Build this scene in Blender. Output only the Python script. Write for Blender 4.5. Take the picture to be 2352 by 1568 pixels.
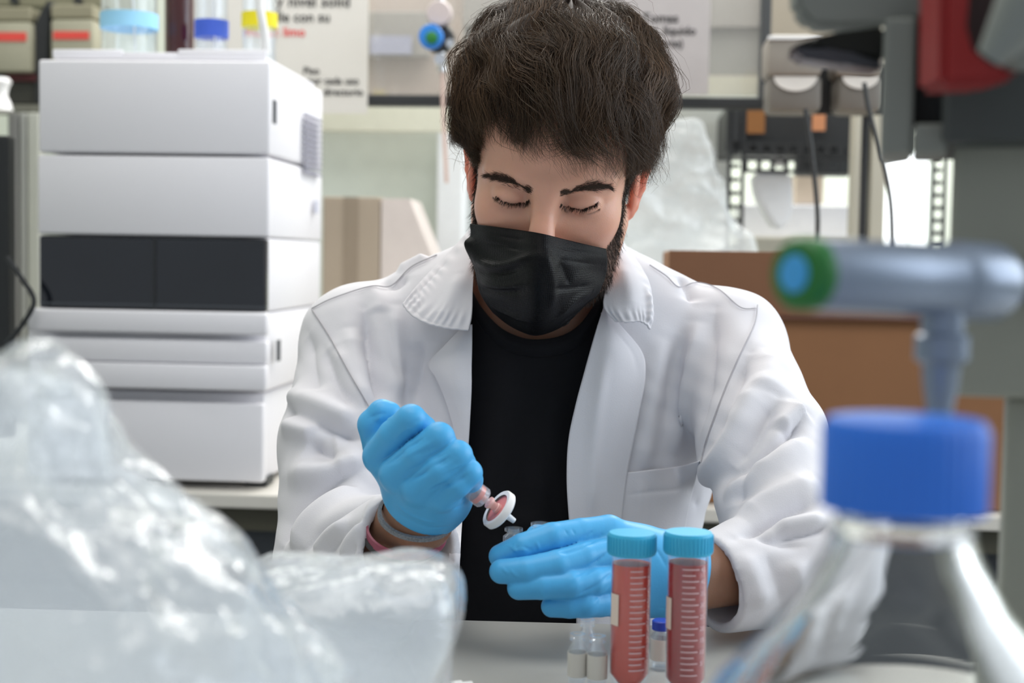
import bpy, bmesh, math, random
import numpy as np
from mathutils import Vector, Matrix

# ------------------------------------------------------------------ camera, world, lights, exposure
SC = bpy.context.scene
COL = SC.collection
for o in list(bpy.data.objects): bpy.data.objects.remove(o)
random.seed(7); RNG = np.random.default_rng(7)

CAM_Z = 1.215; PITCH = math.radians(3.4); ROLL = 0.0165; FPX = 2352 * 50.0 / 36.0
_f = np.array([0, math.cos(PITCH), -math.sin(PITCH)])
_r0 = np.array([1.0, 0, 0]); _u0 = np.array([0, math.sin(PITCH), math.cos(PITCH)])
_r = _r0 * math.cos(ROLL) + _u0 * math.sin(ROLL)
_u = -_r0 * math.sin(ROLL) + _u0 * math.cos(ROLL)
CAMP = np.array([0, 0, CAM_Z])
cam_data = bpy.data.cameras.new('camera'); cam = bpy.data.objects.new('camera', cam_data); COL.objects.link(cam)
M = Matrix.Identity(4)
for i in range(3):
    M[i][0] = _r[i]; M[i][1] = _u[i]; M[i][2] = -_f[i]; M[i][3] = CAMP[i]
cam.matrix_world = M
cam_data.lens = 50; cam_data.sensor_width = 36; cam_data.clip_start = 0.05; cam_data.clip_end = 60
cam_data.dof.use_dof = True; cam_data.dof.focus_distance = 1.235; cam_data.dof.aperture_fstop = 5.0
SC.camera = cam
SC.view_settings.view_transform = 'Standard'; SC.view_settings.look = 'None'
SC.view_settings.exposure = 0.30
SC.cycles.transparent_max_bounces = 24; SC.view_settings.gamma = 1.0; SC.view_settings.use_curve_mapping = False

w = bpy.data.worlds.new('world'); SC.world = w; w.use_nodes = True
bg = w.node_tree.nodes['Background']; bg.inputs[0].default_value = (0.86, 0.93, 1.0, 1); bg.inputs[1].default_value = 0.46

def area(name, loc, target, sx, sy, power, color, spread=180):
    l = bpy.data.lights.new(name, 'AREA'); l.shape = 'RECTANGLE'; l.size = sx; l.size_y = sy
    l.energy = power; l.color = color; l.spread = math.radians(spread)
    o = bpy.data.objects.new(name, l); COL.objects.link(o); o.location = loc
    d = Vector(target) - Vector(loc); o.rotation_euler = d.to_track_quat('-Z', 'Y').to_euler()
    return o
area('window_light', (2.6, 1.15, 2.0), (0.0, 1.5, 1.1), 2.0, 1.6, 36, (0.84, 0.91, 1.0))
area('ceiling_light_front', (-0.2, 0.9, 2.75), (-0.1, 1.3, 0.9), 1.4, 1.0, 13, (1.0, 0.97, 0.92))
area('ceiling_light_rear', (-0.3, 2.5, 2.75), (-0.3, 2.75, 0.9), 2.4, 0.9, 26, (1.0, 0.98, 0.94))
area('fill_light_far', (0.7, 3.45, 2.75), (0.7, 3.5, 0.9), 1.6, 0.6, 48, (1.0, 0.98, 0.95))  # added fill, brightens the shelf, jug and wall around the rack
area('window_light_rear', (2.9, 2.7, 1.9), (-0.2, 2.0, 1.1), 1.4, 1.3, 11, (0.86, 0.93, 1.0))

def P(px, py, d):
    """point that the photograph shows at pixel (px, py) when it stands d metres along the view"""
    return CAMP + d * (_f + _r * ((px - 1176.0) / FPX) + _u * ((784.0 - py) / FPX))
def proj(V):
    q = np.asarray(V) - CAMP; d = q @ _f
    return 1176 + FPX * (q @ _r) / d, 784 - FPX * (q @ _u) / d, d

# ------------------------------------------------------------------ materials
def srgb(*c):
    c = [x / 255.0 for x in c]
    return tuple(x / 12.92 if x <= 0.04045 else ((x + 0.055) / 1.055) ** 2.4 for x in c)
MATS = {}
def mat(name, col, rough=0.5, metal=0.0, var=0.06, scale=30.0, bump=0.0, bscale=200.0, spec=0.5, sss=0.0, sssc=None,
        trans=0.0, ior=1.45, alpha=1.0, coat=0.0, sheen=0.0, emit=None, estr=0.0):
    m = bpy.data.materials.new(name); m.use_nodes = True; nt = m.node_tree; N = nt.nodes; L = nt.links
    b = N['Principled BSDF']
    tc = N.new('ShaderNodeTexCoord')
    nz = N.new('ShaderNodeTexNoise'); nz.inputs['Scale'].default_value = scale; nz.inputs['Detail'].default_value = 3
    L.new(tc.outputs['Object'], nz.inputs['Vector'])
    mx = N.new('ShaderNodeMix'); mx.data_type = 'RGBA'
    c0 = tuple(max(0, x * (1 - var)) for x in col); c1 = tuple(min(1, x * (1 + var)) for x in col)
    mx.inputs['A'].default_value = (*c0, 1); mx.inputs['B'].default_value = (*c1, 1)
    L.new(nz.outputs['Fac'], mx.inputs['Factor']); L.new(mx.outputs['Result'], b.inputs['Base Color'])
    b.inputs['Roughness'].default_value = rough; b.inputs['Metallic'].default_value = metal
    b.inputs['Specular IOR Level'].default_value = spec; b.inputs['IOR'].default_value = ior
    b.inputs['Transmission Weight'].default_value = trans; b.inputs['Alpha'].default_value = alpha
    b.inputs['Coat Weight'].default_value = coat
    b.inputs['Sheen Weight'].default_value = sheen
    if sss:
        b.inputs['Subsurface Weight'].default_value = sss
        b.inputs['Subsurface Radius'].default_value = sssc or (0.010, 0.004, 0.002)
        b.inputs['Subsurface Scale'].default_value = 1.0
    if emit:
        b.inputs['Emission Color'].default_value = (*emit, 1); b.inputs['Emission Strength'].default_value = estr
    if bump:
        n2 = N.new('ShaderNodeTexNoise'); n2.inputs['Scale'].default_value = bscale; n2.inputs['Detail'].default_value = 4
        L.new(tc.outputs['Object'], n2.inputs['Vector'])
        bp = N.new('ShaderNodeBump'); bp.inputs['Strength'].default_value = bump; bp.inputs['Distance'].default_value = 0.002
        L.new(n2.outputs['Fac'], bp.inputs['Height']); L.new(bp.outputs['Normal'], b.inputs['Normal'])
    MATS[name] = m
    return m

# ------------------------------------------------------------------ object helpers
def tag(o, label=None, cat=None, group=None, kind=None):
    if label: o['label'] = label
    if cat: o['category'] = cat
    if group: o['group'] = group
    if kind: o['kind'] = kind
    return o
def empty(name, loc=(0, 0, 0), rz=0.0, label=None, cat=None, group=None):
    o = bpy.data.objects.new(name, None); COL.objects.link(o); o.location = loc; o.rotation_euler = (0, 0, rz)
    o.empty_display_size = 0.05
    return tag(o, label, cat, group)
def link(name, me, m=None, parent=None, smooth=None, loc=None, rot=None):
    o = bpy.data.objects.new(name, me); COL.objects.link(o)
    if m is not None: me.materials.append(m)
    if parent is not None: o.parent = parent
    if loc is not None: o.location = loc
    if rot is not None: o.rotation_euler = rot
    if smooth is not None: me.polygons.foreach_set('use_smooth', [smooth] * len(me.polygons))
    return o
def npmesh(name, V, F, smooth=True):
    me = bpy.data.meshes.new(name); V = np.asarray(V, dtype=np.float32); F = np.asarray(F, dtype=np.int32)
    k = F.shape[1]
    me.vertices.add(len(V)); me.vertices.foreach_set('co', V.ravel())
    me.loops.add(F.size); me.loops.foreach_set('vertex_index', F.ravel())
    me.polygons.add(len(F)); me.polygons.foreach_set('loop_start', np.arange(0, F.size, k, dtype=np.int32))
    me.polygons.foreach_set('loop_total', np.full(len(F), k, dtype=np.int32))
    me.polygons.foreach_set('use_smooth', np.full(len(F), smooth))
    me.update(calc_edges=True); me.validate()
    return me
class MB:
    """collects boxes, tubes and lathes into one mesh"""
    def __init__(s): s.bm = bmesh.new()
    def box(s, c, d, bev=0.0, rot=None, seg=2):
        g = bmesh.ops.create_cube(s.bm, size=1.0); vs = g['verts']
        mt = Matrix.Translation(c) @ (rot.to_4x4() if rot else Matrix.Identity(4)) @ Matrix.Diagonal((*d, 1))
        bmesh.ops.transform(s.bm, matrix=mt, verts=vs)
        if bev:
            es = list({e for v in vs for e in v.link_edges})
            bmesh.ops.bevel(s.bm, geom=es, offset=bev, segments=seg, affect='EDGES', profile=0.5)
        return s
    def lathe(s, prof, c=(0, 0, 0), n=32, mt=None, cap0=True, cap1=True):
        """prof: list of (r, z)"""
        T = mt or Matrix.Translation(c); rings = []
        for r, z in prof:
            if r < 1e-6: rings.append([s.bm.verts.new(T @ Vector((0, 0, z)))])
            else: rings.append([s.bm.verts.new(T @ Vector((r * math.cos(a), r * math.sin(a), z))) for a in [2 * math.pi * i / n for i in range(n)]])
        for A, B in zip(rings, rings[1:]):
            for i in range(n):
                a, b, c_, d = A[i % len(A)], A[(i + 1) % len(A)], B[(i + 1) % len(B)], B[i % len(B)]
                q = []
                for v in (a, b, c_, d):
                    if v not in q: q.append(v)
                if len(q) >= 3:
                    try: s.bm.faces.new(q)
                    except ValueError: pass
        for R, on, rev in ((rings[0], cap0, True), (rings[-1], cap1, False)):
            if on and len(R) > 2: s.bm.faces.new(list(reversed(R)) if rev else R)
        return s
    def tube(s, pts, r, n=10, cap=True):
        """pts 3D list; r number or list"""
        pts = [Vector(p) for p in pts]; rs = r if isinstance(r, (list, tuple)) else [r] * len(pts)
        rings = []; up = None
        for i, p in enumerate(pts):
            t = (pts[min(i + 1, len(pts) - 1)] - pts[max(i - 1, 0)]).normalized()
            if up is None:
                up = Vector((0, 0, 1)) if abs(t.z) < 0.9 else Vector((1, 0, 0))
            x = (up - t * up.dot(t)).normalized(); y = t.cross(x); up = x
            rings.append([s.bm.verts.new(p + rs[i] * (x * math.cos(a) + y * math.sin(a))) for a in [2 * math.pi * k / n for k in range(n)]])
        for A, B in zip(rings, rings[1:]):
            for i in range(n): s.bm.faces.new((A[i], A[(i + 1) % n], B[(i + 1) % n], B[i]))
        if cap:
            s.bm.faces.new(list(reversed(rings[0]))); s.bm.faces.new(rings[-1])
        return s
    def prism(s, poly, axis_mt, depth, bev=0.0):
        """poly: list of (x, y) in the local plane of axis_mt, extruded along local z"""
        A = [s.bm.verts.new(axis_mt @ Vector((x, y, 0))) for x, y in poly]
        B = [s.bm.verts.new(axis_mt @ Vector((x, y, depth))) for x, y in poly]
        n = len(poly); s.bm.faces.new(list(reversed(A))); s.bm.faces.new(B)
        for i in range(n): s.bm.faces.new((A[i], A[(i + 1) % n], B[(i + 1) % n], B[i]))
        if bev:
            es = list({e for v in A + B for e in v.link_edges})
            bmesh.ops.bevel(s.bm, geom=es, offset=bev, segments=2, affect='EDGES')
        return s
    def build(s, name, m, parent=None, smooth=False, loc=None, rot=None, ang=None):
        bmesh.ops.recalc_face_normals(s.bm, faces=s.bm.faces)
        me = bpy.data.meshes.new(name); s.bm.to_mesh(me); s.bm.free()
        o = link(name, me, m, parent, None, loc, rot)
        if smooth:
            me.polygons.foreach_set('use_smooth', [True] * len(me.polygons))
            me.set_sharp_from_angle(angle=math.radians(ang or 40))
        return o
def zmat(a, b):
    """matrix whose origin is a and whose z runs towards b"""
    d = (Vector(b) - Vector(a)).normalized()
    return Matrix.Translation(Vector(a)) @ d.to_track_quat('Z', 'Y').to_matrix().to_4x4()

# ------------------------------------------------------------------ implicit surfaces
def dist_seg(p, a, b):
    a = np.asarray(a); b = np.asarray(b); ba = b - a
    t = np.clip(((p - a) @ ba) / max(ba @ ba, 1e-12), 0, 1)
    return np.linalg.norm(p - a - t[:, None] * ba, axis=1), t
def cone(p, a, b, ra, rb):
    d, t = dist_seg(p, a, b); return d - (ra + (rb - ra) * t)
def ell(p, c, r, R=None):
    q = p - np.asarray(c)
    if R is not None: q = q @ R
    r = np.asarray(r); k0 = np.linalg.norm(q / r, axis=1); k1 = np.linalg.norm(q / (r * r), axis=1)
    return k0 * (k0 - 1.0) / np.maximum(k1, 1e-9)
def smin(a, b, k):
    h = np.maximum(k - np.abs(a - b), 0) / k; return np.minimum(a, b) - h * h * k * 0.25
def smax(a, b, k): return -smin(-a, -b, k)
def chain(p, pts, rs, k=0.0):
    d = None
    for i in range(len(pts) - 1):
        c = cone(p, pts[i], pts[i + 1], rs[i], rs[i + 1])
        d = c if d is None else (smin(d, c, k) if k else np.minimum(d, c))
    return d
def surface(fn, lo, hi, h, name, newton=3, block=4, relax=0):
    lo = np.asarray(lo, float); hi = np.asarray(hi, float)
    n = (np.ceil((hi - lo) / (h * block)).astype(int) + 1) * block
    nb = n // block
    ax = [lo[i] + (np.arange(nb[i]) + 0.5) * block * h - 0.5 * h for i in range(3)]
    C = np.stack(np.meshgrid(*ax, indexing='ij'), -1).reshape(-1, 3)
    dc = fn(C).reshape(nb)
    D = np.repeat(np.repeat(np.repeat(dc, block, 0), block, 1), block, 2).astype(np.float32)
    near = np.abs(dc) < block * h * 1.35 + 0.002
    msk = np.repeat(np.repeat(np.repeat(near, block, 0), block, 1), block, 2)
    I = np.argwhere(msk)
    out = np.empty(len(I), np.float32)
    for s in range(0, len(I), 400000):
        out[s:s + 400000] = fn(lo + I[s:s + 400000] * h)
    D[I[:, 0], I[:, 1], I[:, 2]] = out
    D[0] = np.maximum(D[0], 1e-4); D[-1] = np.maximum(D[-1], 1e-4)
    D[:, 0] = np.maximum(D[:, 0], 1e-4); D[:, -1] = np.maximum(D[:, -1], 1e-4)
    D[:, :, 0] = np.maximum(D[:, :, 0], 1e-4); D[:, :, -1] = np.maximum(D[:, :, -1], 1e-4)
    S = D < 0
    cnt = np.zeros(tuple(np.array(D.shape) - 1), np.int8)
    for i in (0, 1):
        for j in (0, 1):
            for k in (0, 1):
                cnt += S[i:D.shape[0] - 1 + i, j:D.shape[1] - 1 + j, k:D.shape[2] - 1 + k]
    mx = np.argwhere((cnt > 0) & (cnt < 8)); idx = np.full(cnt.shape, -1, np.int32)
    idx[mx[:, 0], mx[:, 1], mx[:, 2]] = np.arange(len(mx))
    acc = np.zeros((len(mx), 3)); num = np.zeros(len(mx))
    cor = [(i, j, k) for i in (0, 1) for j in (0, 1) for k in (0, 1)]
    for a in cor:
        for ax_ in range(3):
            if a[ax_] == 1: continue
            b = list(a); b[ax_] = 1
            da = D[mx[:, 0] + a[0], mx[:, 1] + a[1], mx[:, 2] + a[2]]; db = D[mx[:, 0] + b[0], mx[:, 1] + b[1], mx[:, 2] + b[2]]
            c = (da < 0) != (db < 0); t = np.where(c, da / np.where(c, da - db, 1), 0)
            pt = np.tile(np.array(a, float), (len(mx), 1)); pt[:, ax_] += t
            acc[c] += pt[c]; num[c] += 1
    V = lo + (mx + acc / num[:, None]) * h
    Fs = []
    for axd in range(3):
        o1, o2 = [(1, 2), (2, 0), (0, 1)][axd]
        sl0 = [slice(None)] * 3; sl1 = [slice(None)] * 3
        sl0[axd] = slice(0, -1); sl1[axd] = slice(1, None)
        ch = S[tuple(sl0)] != S[tuple(sl1)]
        E = np.argwhere(ch); E = E[(E[:, o1] > 0) & (E[:, o2] > 0) & (E[:, o1] < D.shape[o1] - 1) & (E[:, o2] < D.shape[o2] - 1)]
        ins = S[E[:, 0], E[:, 1], E[:, 2]]
        def cell(d1, d2):
            q = E.copy(); q[:, o1] -= d1; q[:, o2] -= d2
            return idx[q[:, 0], q[:, 1], q[:, 2]]
        Q = np.stack([cell(1, 1), cell(0, 1), cell(0, 0), cell(1, 0)], 1)
        Q[~ins] = Q[~ins][:, ::-1]; Fs.append(Q)
    F = np.concatenate(Fs); F = F[(F >= 0).all(1)]
    e = h * 0.3
    for it in range(newton):
        d = fn(V); g = np.stack([fn(V + e * np.eye(3)[i]) - fn(V - e * np.eye(3)[i]) for i in range(3)], 1) / (2 * e)
        g2 = np.maximum((g * g).sum(1), 0.05)
        st = (d / g2)[:, None] * g; ln = np.linalg.norm(st, axis=1, keepdims=True)
        V = V - st * np.minimum(1, h / np.maximum(ln, 1e-9))
        if it < newton - 1: V = relaxed(V, F, 1, 0.5)
    return V, F
def edges_of(F):
    E = np.concatenate([F[:, [i, (i + 1) % F.shape[1]]] for i in range(F.shape[1])]); return E
def relaxed(V, F, it=1, lam=0.5):
    E = edges_of(F); n = len(V)
    for _ in range(it):
        acc = np.stack([np.bincount(E[:, 0], V[E[:, 1], c], n) + np.bincount(E[:, 1], V[E[:, 0], c], n) for c in range(3)], 1)
        num = np.bincount(E[:, 0], minlength=n) + np.bincount(E[:, 1], minlength=n)
        V = V + lam * (acc / np.maximum(num, 1)[:, None] - V)
    return V
def normals(V, F):
    n = np.cross(V[F[:, 2]] - V[F[:, 0]], V[F[:, 3]] - V[F[:, 1]]) if F.shape[1] == 4 else np.cross(V[F[:, 1]] - V[F[:, 0]], V[F[:, 2]] - V[F[:, 0]])
    N = np.zeros_like(V)
    for c in range(F.shape[1]):
        for k in range(3): N[:, k] += np.bincount(F[:, c], n[:, k], len(V))
    return N / np.maximum(np.linalg.norm(N, axis=1, keepdims=True), 1e-12)
def catmull(pts, n):
    pts = np.asarray(pts, float); m = len(pts)
    if m == 2:
        t = np.linspace(0, 1, n)[:, None]; return pts[0] * (1 - t) + pts[1] * t
    ext = np.vstack([2 * pts[0] - pts[1], pts, 2 * pts[-1] - pts[-2]])
    u = np.linspace(0, m - 1 - 1e-9, n); i = u.astype(int); t = (u - i)[:, None]
    p0, p1, p2, p3 = ext[i], ext[i + 1], ext[i + 2], ext[i + 3]
    return 0.5 * (2 * p1 + (p2 - p0) * t + (2 * p0 - 5 * p1 + 4 * p2 - p3) * t ** 2 + (3 * p1 - p0 - 3 * p2 + p3) * t ** 3)
def patch(rows, nu, nv):
    """rows of 3D control points -> (V, F) grid, nv rows by nu columns"""
    A = np.stack([catmull(r, nu) for r in rows]); G = np.stack([catmull(A[:, j], nv) for j in range(nu)], 1)
    V = G.reshape(-1, 3); i = np.arange(nv - 1)[:, None] * nu + np.arange(nu - 1)[None]
    F = np.stack([i, i + 1, i + nu + 1, i + nu], -1).reshape(-1, 4)
    return V, F
def face_camera(V, F):
    N = normals(V, F)
    if ((CAMP - V) * N).sum() < 0: F = F[:, ::-1]
    return F
def snap(stroke, V, facing):
    """pixel polyline -> points on the surface that the camera sees"""
    px, py, d = proj(V); out = []
    S = catmull(np.array(stroke, float), max(6, 4 * len(stroke))) if len(stroke) > 2 else catmull(np.array(stroke, float), 8)
    for x, y in S:
        q = (px - x) ** 2 + (py - y) ** 2; q = np.where(facing, q, 1e12)
        c = np.argsort(q)[:12]; c = c[q[c] < q[c[0]] * 4 + 60]
        j = c[np.argmin(d[c])]
        if q[j] < 3600: out.append(V[j])
    return np.array(out) if len(out) > 1 else None
def folds(V, F, strokes, gain=1.0):
    """raise (or sink) soft ridges along polylines; stroke = (pixels, height m, half width m[, lean])"""
    N = normals(V, F); facing = ((CAMP - V) * N).sum(1) > 0
    D = np.zeros(len(V))
    for st in strokes:
        pts = snap(st[0], V, facing)
        if pts is None: continue
        for _ in range(9): pts[1:-1] = 0.25 * pts[:-2] + 0.5 * pts[1:-1] + 0.25 * pts[2:]
        amp, wd = st[1] * gain, st[2]; lean = st[3] if len(st) > 3 else 0.0
        near = np.flatnonzero(np.linalg.norm(V - pts.mean(0), axis=1) < np.linalg.norm(pts - pts.mean(0), axis=1).max() + 3.2 * wd)
        q = V[near]; best = np.full(len(near), 9.0); tt = np.zeros(len(near)); sd = np.zeros(len(near))
        m = len(pts) - 1
        for i in range(m):
            d, t = dist_seg(q, pts[i], pts[i + 1]); c = d < best
            best[c] = d[c]; tt[c] = (i + t[c]) / m
            dirv = pts[i + 1] - pts[i]; side = np.cross(dirv, N[near][c]); side /= np.maximum(np.linalg.norm(side, axis=1, keepdims=True), 1e-9)
            sd[c] = ((q[c] - pts[i]) * side).sum(1)
        w_ = wd * (1 + lean * np.sign(sd) * 0.6)
        taper = np.clip(np.sin(np.pi * np.clip(tt, 0.04, 0.96)) * 1.6, 0, 1)
        D[near] += amp * taper * (np.exp(-(best / w_) ** 2) if amp > 0 else np.exp(-best / (0.75 * w_)))
    return V + N * D[:, None]
def strands(name, P0, m, parent, rad=0.00045, tip=0.15, sides=3):
    """P0: (n, k, 3) strand points -> thin tubes in one mesh"""
    n, k, _ = P0.shape
    T = np.gradient(P0, axis=1); T /= np.maximum(np.linalg.norm(T, axis=2, keepdims=True), 1e-9)
    ref = np.array([0.31, 0.82, 0.48]); X = np.cross(T, ref); X /= np.maximum(np.linalg.norm(X, axis=2, keepdims=True), 1e-9); Y = np.cross(T, X)
    r = (rad if np.ndim(rad) else np.full(n, rad))[:, None] * (1 - (1 - tip) * np.linspace(0, 1, k)[None] ** 1.5)
    ring = [P0 + r[..., None] * (X * math.cos(a) + Y * math.sin(a)) for a in [2 * math.pi * i / sides for i in range(sides)]]
    V = np.stack(ring, 2).reshape(-1, 3)
    b = (np.arange(n)[:, None] * k + np.arange(k - 1)[None]) * sides
    F = []
    for i in range(sides):
        j = (i + 1) % sides
        F.append(np.stack([b + i, b + j, b + sides + j, b + sides + i], -1).reshape(-1, 4))
    return link(name, npmesh(name, V, np.concatenate(F)), m, parent)
# ================================================================== the laboratory
RZ = math.radians(-4.4)
_c, _s = math.cos(RZ), math.sin(RZ)
R2W = np.array([[_c, -_s, 0], [_s, _c, 0], [0, 0, 1.0]])
def RP(px, py, Y):
    """point of the room's upright plane y = Y (room axes) seen at a pixel of the photograph"""
    r = (P(px, py, 1.0) - CAMP) @ R2W; c = CAMP @ R2W
    return c + r * ((Y - c[1]) / r[1])
def thing(name, label, cat, base, group=None, rz=RZ):
    """Empty at room point base"""
    o = empty(name, tuple(R2W @ np.asarray(base, float)), rz, label, cat, group); o['_b'] = [float(x) for x in base]
    return o
def rel(t, p): return Vector(p) - Vector(t['_b'])
def rbox(mb, t, px0, py0, px1, py1, Y, dep, bev=0.0):
    """box whose front face covers a pixel rectangle on plane Y and runs dep metres back"""
    a = RP(px0, 0.5 * (py0 + py1), Y); b = RP(px1, 0.5 * (py0 + py1), Y); m = 0.5 * (px0 + px1)
    top = RP(m, py0, Y)[2]; bot = RP(m, py1, Y)[2]
    base = t['_b'] if t is not None else (0, 0, 0)
    c = Vector(((a[0] + b[0]) / 2, Y + dep / 2, (top + bot) / 2)) - Vector(base)
    mb.box(c, (b[0] - a[0], dep, top - bot), bev); return mb
def structure(name, mb, m):
    o = mb.build(name, m, None); o.rotation_euler = (0, 0, RZ); o['kind'] = 'structure'; return o
def text_mesh(body, size, bold=0.0, align='CENTER'):
    c = bpy.data.curves.new('lettering', 'FONT'); c.body = body; c.size = size; c.align_x = align; c.align_y = 'CENTER'; c.offset = bold; c.resolution_u = 3
    o = bpy.data.objects.new('lettering', c); COL.objects.link(o); dg = bpy.context.evaluated_depsgraph_get(); dg.update()
    me = bpy.data.meshes.new_from_object(o.evaluated_get(dg)); bpy.data.objects.remove(o); bpy.data.curves.remove(c)
    return me
def wall_text(body, px, py, Y, hpx, m, parent, bold=0.0004):
    """line of print centred on a pixel, hpx pixels tall, lying on the plane Y"""
    size = 1.35 * hpx * Y / FPX
    me = text_mesh(body, size, bold); p = rel(parent, RP(px, py, Y))
    me.transform(Matrix.Translation(p) @ Matrix.Rotation(math.pi / 2, 4, 'X'))
    o = link('lettering', me, m, parent); o['kind'] = 'stuff'; return o

M_WALL = mat('pale_green_wall', srgb(214, 220, 208), 0.8, var=0.02, scale=3)
M_FLOOR = mat('grey_vinyl', srgb(150, 150, 148), 0.4, var=0.08, scale=6)
M_CEIL = mat('ceiling_white', (0.8, 0.8, 0.78), 0.9, var=0.02)
M_WHITE = mat('white_enamel', srgb(228, 227, 232), 0.42, var=0.01, scale=4)
M_WHITE2 = mat('white_enamel_lilac', srgb(196, 199, 214), 0.45, var=0.01, scale=4)  # cooler, greyer white of the small flank mark
M_DKGREY = mat('dark_grey_paint', srgb(62, 64, 66), 0.55, var=0.06)
M_CHAR = mat('charcoal_metal', srgb(38, 40, 42), 0.5, var=0.08)
M_OLIVE = mat('olive_grey_plastic', srgb(150, 148, 130), 0.6, var=0.04)
M_GREYPL = mat('warm_grey_plastic', srgb(140, 134, 126), 0.5, var=0.04)
M_PAPER = mat('paper', srgb(206, 203, 197), 0.85, var=0.01)
M_INK = mat('black_ink', srgb(40, 40, 42), 0.8); M_REDINK = mat('red_ink', srgb(215, 60, 60), 0.8)
M_BLUEINK = mat('blue_ink', srgb(60, 90, 190), 0.7)
M_CARD = mat('cardboard', srgb(140, 98, 66), 0.8, var=0.10, scale=9, bump=0.05, bscale=120)
M_CARD2 = mat('cardboard_flap', srgb(124, 86, 62), 0.8, var=0.08, scale=9)
M_TAN = mat('tan_carton', srgb(172, 158, 142), 0.8, var=0.05, scale=6)
M_BENCH = mat('rear_bench_top', srgb(214, 210, 202), 0.35, var=0.02)
M_BENCHEDGE = mat('bench_carcass', srgb(72, 70, 58), 0.6); M_CAB = mat('cabinet_grey', srgb(64, 68, 74), 0.55)
M_DKGLASS = mat('smoked_window', (0.010, 0.012, 0.017), 0.08, var=0.5, scale=5, coat=0.4)
M_STEEL = mat('brushed_steel', (0.62, 0.62, 0.62), 0.28, metal=1.0)
M_CHROME = mat('chrome', (0.85, 0.85, 0.87), 0.08, metal=1.0)
M_BLUEPL = mat('blue_plastic', srgb(40, 120, 200), 0.4); M_GREENPL = mat('green_plastic', srgb(30, 110, 45), 0.45)
M_ORANGE = mat('orange_label', srgb(130, 86, 44), 0.7); M_RED = mat('red_label', srgb(205, 70, 62), 0.6)
M_BEIGE = mat('beige_post', srgb(178, 174, 160), 0.6, var=0.03)
M_DAY = mat('daylight_pane', (0.9, 0.95, 1.0), 0.3, emit=(0.93, 0.96, 1.0), estr=1.05)
def clear(name, op, col=(0.93, 0.96, 1.0), rough=0.05, tint=(0.97, 0.985, 1.0), spec=1.48, bumpy=0.0):
    m = bpy.data.materials.new(name); m.use_nodes = True; nt = m.node_tree; N = nt.nodes; L_ = nt.links
    out = N['Material Output']; N.remove(N['Principled BSDF'])
    tr = N.new('ShaderNodeBsdfTransparent'); tr.inputs[0].default_value = (*tint, 1)
    gl = N.new('ShaderNodeBsdfGlossy'); gl.inputs['Roughness'].default_value = rough; gl.inputs[0].default_value = (1, 1, 1, 1)
    df = N.new('ShaderNodeBsdfDiffuse'); df.inputs[0].default_value = (*col, 1)
    tl = N.new('ShaderNodeBsdfTranslucent'); tl.inputs[0].default_value = (*col, 1)
    fr = N.new('ShaderNodeMath'); fr.operation = 'MULTIPLY_ADD'; lw = N.new('ShaderNodeLayerWeight'); lw.inputs[0].default_value = 0.5; pw = N.new('ShaderNodeMath'); pw.operation = 'POWER'; pw.inputs[1].default_value = 4.0; L_.new(lw.outputs['Facing'], pw.inputs[0]); L_.new(pw.outputs[0], fr.inputs[0]); fr.inputs[1].default_value = 0.75 * (spec - 0.48); fr.inputs[2].default_value = 0.045 * (spec - 0.48)
    nz = N.new('ShaderNodeTexNoise'); nz.inputs['Scale'].default_value = 14; tc = N.new('ShaderNodeTexCoord'); L_.new(tc.outputs['Object'], nz.inputs['Vector'])
    mr = N.new('ShaderNodeMapRange'); mr.inputs['To Min'].default_value = op * 0.7; mr.inputs['To Max'].default_value = op * 1.3; L_.new(nz.outputs['Fac'], mr.inputs['Value'])
    a = N.new('ShaderNodeMixShader'); a.inputs[0].default_value = 0.5; L_.new(df.outputs[0], a.inputs[1]); L_.new(tl.outputs[0], a.inputs[2])
    b = N.new('ShaderNodeMixShader'); L_.new(mr.outputs[0], b.inputs[0]); L_.new(tr.outputs[0], b.inputs[1]); L_.new(a.outputs[0], b.inputs[2])
    c = N.new('ShaderNodeMixShader'); L_.new(fr.outputs[0], c.inputs[0]); L_.new(b.outputs[0], c.inputs[1]); L_.new(gl.outputs[0], c.inputs[2])
    if bumpy:
        n2 = N.new('ShaderNodeTexNoise'); n2.inputs['Scale'].default_value = 35; n2.inputs['Detail'].default_value = 3; L_.new(tc.outputs['Object'], n2.inputs['Vector'])
        bp = N.new('ShaderNodeBump'); bp.inputs['Strength'].default_value = bumpy; bp.inputs['Distance'].default_value = 0.01; L_.new(n2.outputs['Fac'], bp.inputs['Height'])
        for s_ in (gl, df): L_.new(bp.outputs[0], s_.inputs['Normal'])
        L_.new(bp.outputs[0], lw.inputs['Normal'])
    L_.new(c.outputs[0], out.inputs['Surface']); MATS[name] = m
    return m
M_PANE = clear('window_glass', 0.10, (0.7, 0.68, 0.64)); M_BOTTLE = clear('bottle_glass', 0.05, rough=0.02)
M_FILM = clear('plastic_film', 0.30, rough=0.12, bumpy=0.5)
M_AMBER = mat('amber_glass', srgb(62, 22, 22), 0.08, coat=0.5)

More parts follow.
